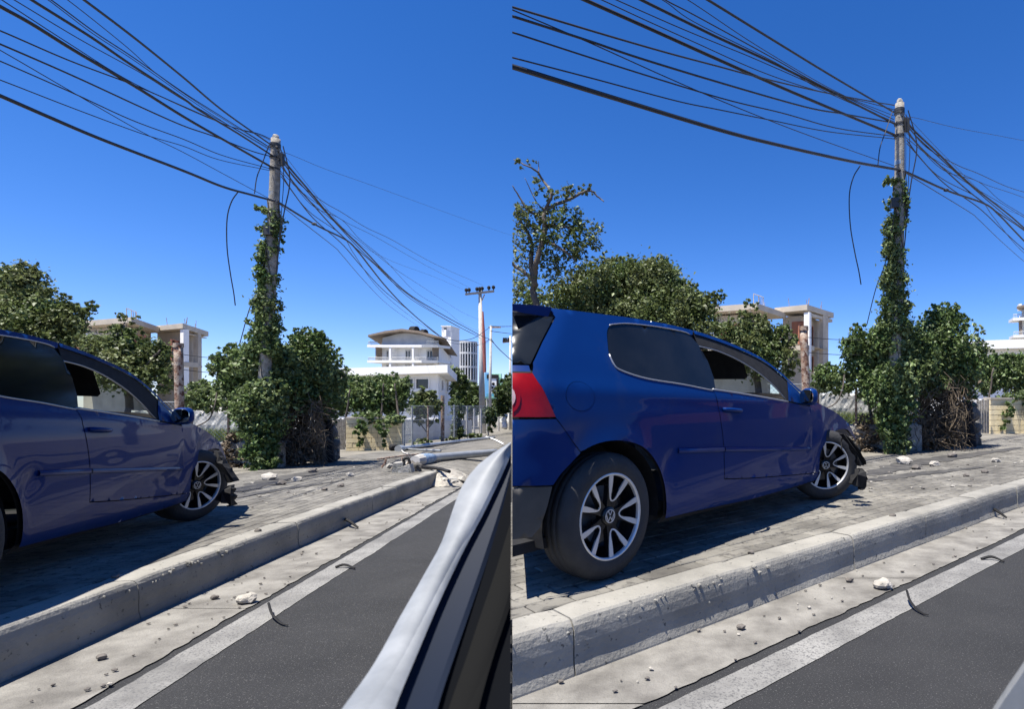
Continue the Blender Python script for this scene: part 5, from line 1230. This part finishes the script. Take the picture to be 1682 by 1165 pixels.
def far_poles(s):
    if not s.left: return
    # concrete pole with cross arm
    Y = 43; base = s.G(793, 708); base = s.P(793, 700, Y); base.z = s.gz(base.y, 0)
    t = thing('concrete_pole', base, 'tall concrete power pole with a steel cross arm beside a red stripe', 'pole')
    top = s.P(788.5, 476, Y); MB().tube([base, top], [.26, .12], 10).build('shaft', M_CONCP, t, s, smooth=True)
    a, b = s.P(764.5, 483.5, Y - .2), s.P(811.5, 478.5, Y - .2); MB().box((a + b) / 2, b - a, (0, .14, 0), (0, 0, .14)).build('cross_arm', M_STEEL, t, s)
    for x in (766, 770.5, 783.5, 788, 792, 803, 810.5):
        y = 483 - (x - 764.5) * .106; p = s.P(x, y, Y - .2); MB().tube([p, p + Vector((0, 0, .12)), p + Vector((0, 0, .2)), p + Vector((0, 0, .34)), p + Vector((0, 0, .42))], [.03, .03, .12, .13, .05], 8).build('insulator', M_DARK, t, s)
    MB().tube([s.P(796, 484, Y), s.P(790.5, 496, Y)], .04, 5).build('brace', M_RUST, t, s)
    p, q = s.P(793.2, 512, Y - .1), s.P(796.6, 612, Y - .1); MB().tube([p, p.lerp(q, .5), q], [.05, .13, .10], 8).build('red_sleeve', M_RED, t, s)
    # slim pole
    base = s.P(804, 706, 47); base.z = s.gz(47, 0); t = thing('slim_pole', base, 'slim pale pole just right of the concrete power pole', 'pole')
    MB().tube([base, s.P(806.5, 535, 47)], [.13, .09], 8).build('shaft', M_CONCP, t, s, smooth=True); p = s.P(806.5, 536, 47); MB().box(p + Vector((.3, 0, -.1)), (1.0, 0, 0), (0, .1, 0), (0, 0, .1)).build('bracket', M_RUST, t, s)
    base = s.P(838.2, 700, 60); base.z = s.gz(60, 0); t = thing('end_pole', base, 'farthest pole with small insulators beside the far street tree', 'pole')
    MB().tube([base, s.P(838.2, 552, 60)], [.16, .1], 8).build('shaft', M_CONCP, t, s, smooth=True); a, b = s.P(826, 562.5, 60), s.P(840, 561, 60); MB().box((a + b) / 2, b - a, (0, .14, 0), (0, 0, .14)).build('cross_arm', M_RUST, t, s)
    for x in (827.5, 831, 835): p = s.P(x, 562, 60); MB().tube([p, p + Vector((0, 0, .45))], [.14, .1], 7).build('insulator', M_DARK, t, s)
    for pts, lab in (([(806, 536), (824, 536.5), (845, 536)], 'thin wire at the top of the slim pole'), ([(806, 544), (824, 546.5), (845, 549)], 'thin wire below the slim pole top'), ([(806, 556), (818, 572), (841, 593), (850, 600)], 'cable falling from the slim pole to the right edge'), ([(765, 570), (790, 566), (806, 556)], 'slack wire between hotel and slim pole')):
        cable(s, pts, 46, 58, .03, lab)
    # advertising sign, print too small to read
    a, b = s.P(797, 614, 52), s.P(823, 614, 52); F = Wall(s, a, b); base = s.P(810, 700, 52); base.z = s.gz(52, 0)
    t = thing('billboard', base, 'roadside advertising board with a pale green frame and dark unreadable print', 'sign')
    def pl(nm, x0, y0, x1, y1, m, pr, th=.04):
        mb = MB(); F.rect(mb, x0, y0, x1, y1, pr, th); mb.build(nm, m, t, s)
    pl('board', 797, 614, 823, 655, mat('sign_green', (0.42, 0.78, 0.52), None, .6), 0, .25)
    pl('white_panel', 803.5, 616.5, 819, 648, mat('sign_white', (.78, .78, .76), None, .6), .05); pl('blue_panel', 796.5, 612.5, 803, 652, mat('sign_blue', (.16, .42, .66), None, .6), .06); pl('teal_band', 800, 646.5, 812, 652, mat('sign_teal', (.10, .35, .45), None, .6), .12)
    pl('black_band', 800, 615.5, 819.5, 622, M_DARK, .10); pl('black_band', 816, 622.4, 819.6, 646, M_DARK, .10)
    for (x, y, r_) in ((806, 629, 2.2), (811, 631, 2.4), (809, 637, 2.2), (813.5, 639, 1.8), (805, 642, 1.4)):
        c_ = F.at(x, y) + F.n * .09; q = [c_ + F.u * r_ * 52 / FPX * math.cos(an) + Vector((0, 0, r_ * 52 / FPX * math.sin(an))) for an in [2 * math.pi * i / 10 for i in range(10)]]; MB().prism(q, F.n * .02).build('print_spot', M_TRIMG, t, s)
    for x in (800, 819): p = s.P(x, 655, 52.3); q = Vector((p.x, p.y, s.gz(p.y, 0))); MB().tube([q, p], .09, 7).build('sign_post', M_CONCP, t, s)
far_poles(A)
# fallen lamp posts and wreckage on the pavement
def wreck(s):
    W_ = where(s)
    gp = lambda x, y, h=.227: s.G(x, y, h)
    if s.side(gp(650, 742)) < .1: return
    k = .06
    def lie(px, r0, r1, h=.227):
        q = [s.G(x, y, h) + Vector((0, 0, r)) for (x, y), r in zip(px, [r0 + (r1 - r0) * i / (len(px) - 1) for i in range(len(px))])]; return q
    # far post along the fence
    q = lie([(655, 742), (700, 735.5), (760, 727), (812, 721)], .075, .05); 
    t = thing('fallen_lamp_post', q[0] - Vector((0, 0, .07)), 'grey steel lamp post lying along the foot of the far fence ' + W_, 'lamp post')
    MB().tube(cr(q, 5), .068, 10).build('shaft', M_GREYM, t, s, smooth=True)
    MB().tube([q[0] - (q[1] - q[0]).normalized() * .05, q[0] + (q[1] - q[0]).normalized() * .25], .105, 10).build('base_collar', M_GREYM, t, s)
    c_ = s.G(646, 741) + Vector((0, 0, .10)); MB().blob(c_, .12, 4, 2, .1, (1, 1, .9)).build('lamp_head', M_DARK, t, s)
    # near post with blue wrapped end
    q = lie([(692, 764), (720, 759), (760, 754.5), (815, 749)], .10, .085)
    t = thing('broken_lamp_post', q[0] - Vector((0, 0, .1)), 'thicker grey lamp post snapped off, its base end wrapped in blue foil ' + W_, 'lamp post')
    MB().tube(cr(q, 5), .088, 12).build('shaft', M_GREYM, t, s, smooth=True)
    d = (q[1] - q[0]).normalized(); MB().tube([q[0] - d * .06, q[0] + d * .10, q[0] + d * .35, q[0] + d * .55], [.12, .125, .115, .098], 12).build('foil_wrap', M_BLUET, t, s, smooth=True)
    MB().tube([q[0] - d * .30, q[0] - d * .02], [.10, .125], 10).build('torn_base', M_CONCP, t, s)
    # uprooted concrete footing, cage and bolts
    b = s.G(668, 776); t = thing('uprooted_footing', b, 'torn out concrete lamp footing with bent bolts near kerb end ' + W_, 'rubble')
    rg = random.Random(6)
    for i, (x, y, r_) in enumerate([(672, 772, 9), (663, 774, 7), (655, 772, 6), (681, 771, 7), (648, 769, 5), (668, 765, 6), (686, 766, 6), (677, 764, 6), (640, 766, 4.5)]):
        p = s.P(x, y, 9.9); r2 = 1.35 * r_ * s.m_px(9.9); p.z = max(p.z, s.gz(p.y, .227) + r2 * .4); MB().blob(p, r2, i + 40, 1, .3, (1.2, 1, .75)).build('concrete_lump', (M_ROCK, M_DKSTONE, M_CONW)[i % 3], t, s)
    for (x0, y0, x1, y1) in ((627, 768, 634, 755), (654, 776, 661, 752), (668, 764, 672, 752)): MB().tube([s.P(x0, y0, 9.8), s.P((x0 + x1) / 2 + 2, (y0 + y1) / 2, 9.8), s.P(x1, y1, 9.8)], .018, 6).build('anchor_bolt', M_RUST, t, s)
    MB().tube(cr([s.P(662, 764, 9.7), s.P(664, 755, 9.7), s.P(670, 753, 9.7), s.P(674, 762, 9.7)], 5), .022, 7).build('cable_loop', M_DARK, t, s)
    MB().box(s.P(655, 770, 9.7), (.16, .03, .02), (0, .1, .02), (.02, 0, .22)).build('junction_plate', M_CONW, t, s); MB().box(s.P(667, 772, 9.7), (.2, .03, .06), (0, .12, .02), (-.04, 0, .14)).build('junction_plate', M_CONW, t, s)
    for px, r_, m_, lab, nm, cat in (([(660, 739.5), (690, 741.5), (724, 743)], .03, M_GREYM, 'thin grey bracket arm lying between the two fallen posts', 'bracket_arm', 'bracket'), ([(659, 741), (664, 746), (671, 748)], .02, M_CONCP, 'short bent rod in front of the far fallen post', 'bent_rod', 'rod'), ([(798, 719), (812, 724), (827, 732)], .035, M_WHITE, 'white stick lying across the far pavement', 'white_stick', 'stick'), ([(690, 770), (720, 774), (738, 779)], .03, M_DARK, 'black strap lying under the near fallen post', 'strap', 'strap'), ([(620, 757), (655, 752), (690, 748)], .02, M_RUST, 'rusty thin bar lying behind the uprooted footing', 'rusty_bar', 'bar')):
        if s.side(gp(*px[0])) < .1 or s.side(gp(*px[-1])) < .1: continue
        q = [s.G(x, y) + Vector((0, 0, r_ + .01)) for x, y in px]; tag(MB().tube(cr(q, 4), r_, 7).build(nm, m_, None, s, q[0]), lab + ' ' + W_, cat)
    # crumbled concrete at the broken kerb end
    rg = random.Random(16)
    for i in range(34):
        x = rg.uniform(712, 752); y = rg.uniform(774, 798); 
        if y > 772 + (x - 700) * .62 or y < 768 + abs(x - 730) * .1: continue
        p = s.G(x, y, .12); 
        if s.side(p) < .1: continue
        r_ = rg.uniform(.025, .075); o = MB().blob(p + Vector((0, 0, r_ * .3)), r_, i + 60, 1, .3, (1.3, 1, .7)).build('concrete_chunk', M_STONE if i % 3 else M_CONW, None, s, p); tag(o, 'pale concrete chunk in the rubble heap at the broken kerb end ' + W_, 'rubble', 'concrete chunks at the broken kerb end ' + W_)
for s in (A, B): wreck(s)
# ================================================================== the photographer's own car, at the window
def own_car():
    s = A
    def band(name, L, Rr, m, parent, bulge, dz=0.0, n=10, th=.012):
        rows = []
        Lc, Rc = cr([(x, y, 0) for x, y in L], 4), cr([(x, y, 0) for x, y in Rr], 4); k = 28
        y0, y1 = Lc[0].y, max(Lc[-1].y, Rc[-1].y) if True else 0
        def samp(C, y):
            for a, b in zip(C, C[1:]):
                if a.y >= y >= b.y: return a.lerp(b, (a.y - y) / max(1e-6, a.y - b.y))
            return C[-1] if y < C[-1].y else C[0]
        for i in range(k + 1):
            t = i / k; y = y0 + (y1 - y0) * t; a, b = samp(Lc, y), samp(Rc, y); Y = .50 + .55 * t + dz; row = []
            for j in range(n + 1):
                u = j / n; p = a.lerp(b, u); row.append(s.raw(p.x, p.y, Y - bulge * (1 - (2 * u - 1) ** 2)))
            rows.append(row)
        mb = MB().grid(rows); back = [[p + Vector((0.004, th, 0)) for p in r_] for r_ in rows]; mb.grid(back)
        mb.grid([[r_[0] for r_ in rows], [r_[0] for r_ in back]]); mb.grid([[r_[-1] for r_ in rows], [r_[-1] for r_ in back]])
        return mb.build(name, m, parent, s, smooth=True)
    base = s.raw(720, 1180, .6)
    t = thing('car_window_frame', base, 'blurred white door edge and dark window frame close to the camera', 'car window')
    Lw = [(520, 1230), (562, 1165), (612, 1095), (657, 1014), (698, 942), (725, 892), (745, 834), (757, 803), (772, 779), (797, 753), (822, 738), (838, 727)]
    Rw = [(614, 1230), (636, 1165), (676, 1073), (708, 1000), (740, 933), (762, 890), (783, 852), (800, 818), (814, 789), (825, 765), (833, 745), (845, 722)]
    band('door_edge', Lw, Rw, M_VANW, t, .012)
    R2 = [(690, 1230), (707, 1165), (735, 1085), (762, 1010), (785, 945), (800, 900), (815, 855), (828, 812), (838, 775), (846, 740), (850, 725), (853, 705)]
    band('window_seal', Rw, R2, M_SEALB, t, .0, .03)
    R3 = [(720, 1230), (737, 1165), (765, 1085), (790, 1010), (812, 945), (826, 900), (838, 860), (850, 825), (858, 790), (864, 750), (868, 730), (870, 700)]
    band('rubber_lip', R2, R3, M_SEAL, t, .0, .05)
    R4 = [(760, 1230), (776, 1165), (800, 1085), (826, 1010), (845, 945), (856, 900), (868, 860), (880, 825), (884, 790), (888, 750), (892, 730), (894, 700)]
    band('inner_trim', R3, R4, M_TRIMG, t, .004, .045)
    R5 = [(x + 90, y) for x, y in R4]
    band('door_card', R4, R5, M_SEAL, t, .0, .07)
    s = B
    q = [s.raw(x, y, .62) for x, y in ((1632, 1178), (1650, 1150), (1668, 1124), (1690, 1092), (1760, 1000), (1900, 1000), (1900, 1300), (1600, 1230))]
    base = s.raw(1690, 1180, .62); t = thing('door_corner', base, 'blurred white corner of the car door at the bottom right corner of the picture', 'car door')
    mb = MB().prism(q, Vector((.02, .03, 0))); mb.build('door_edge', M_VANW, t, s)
own_car()
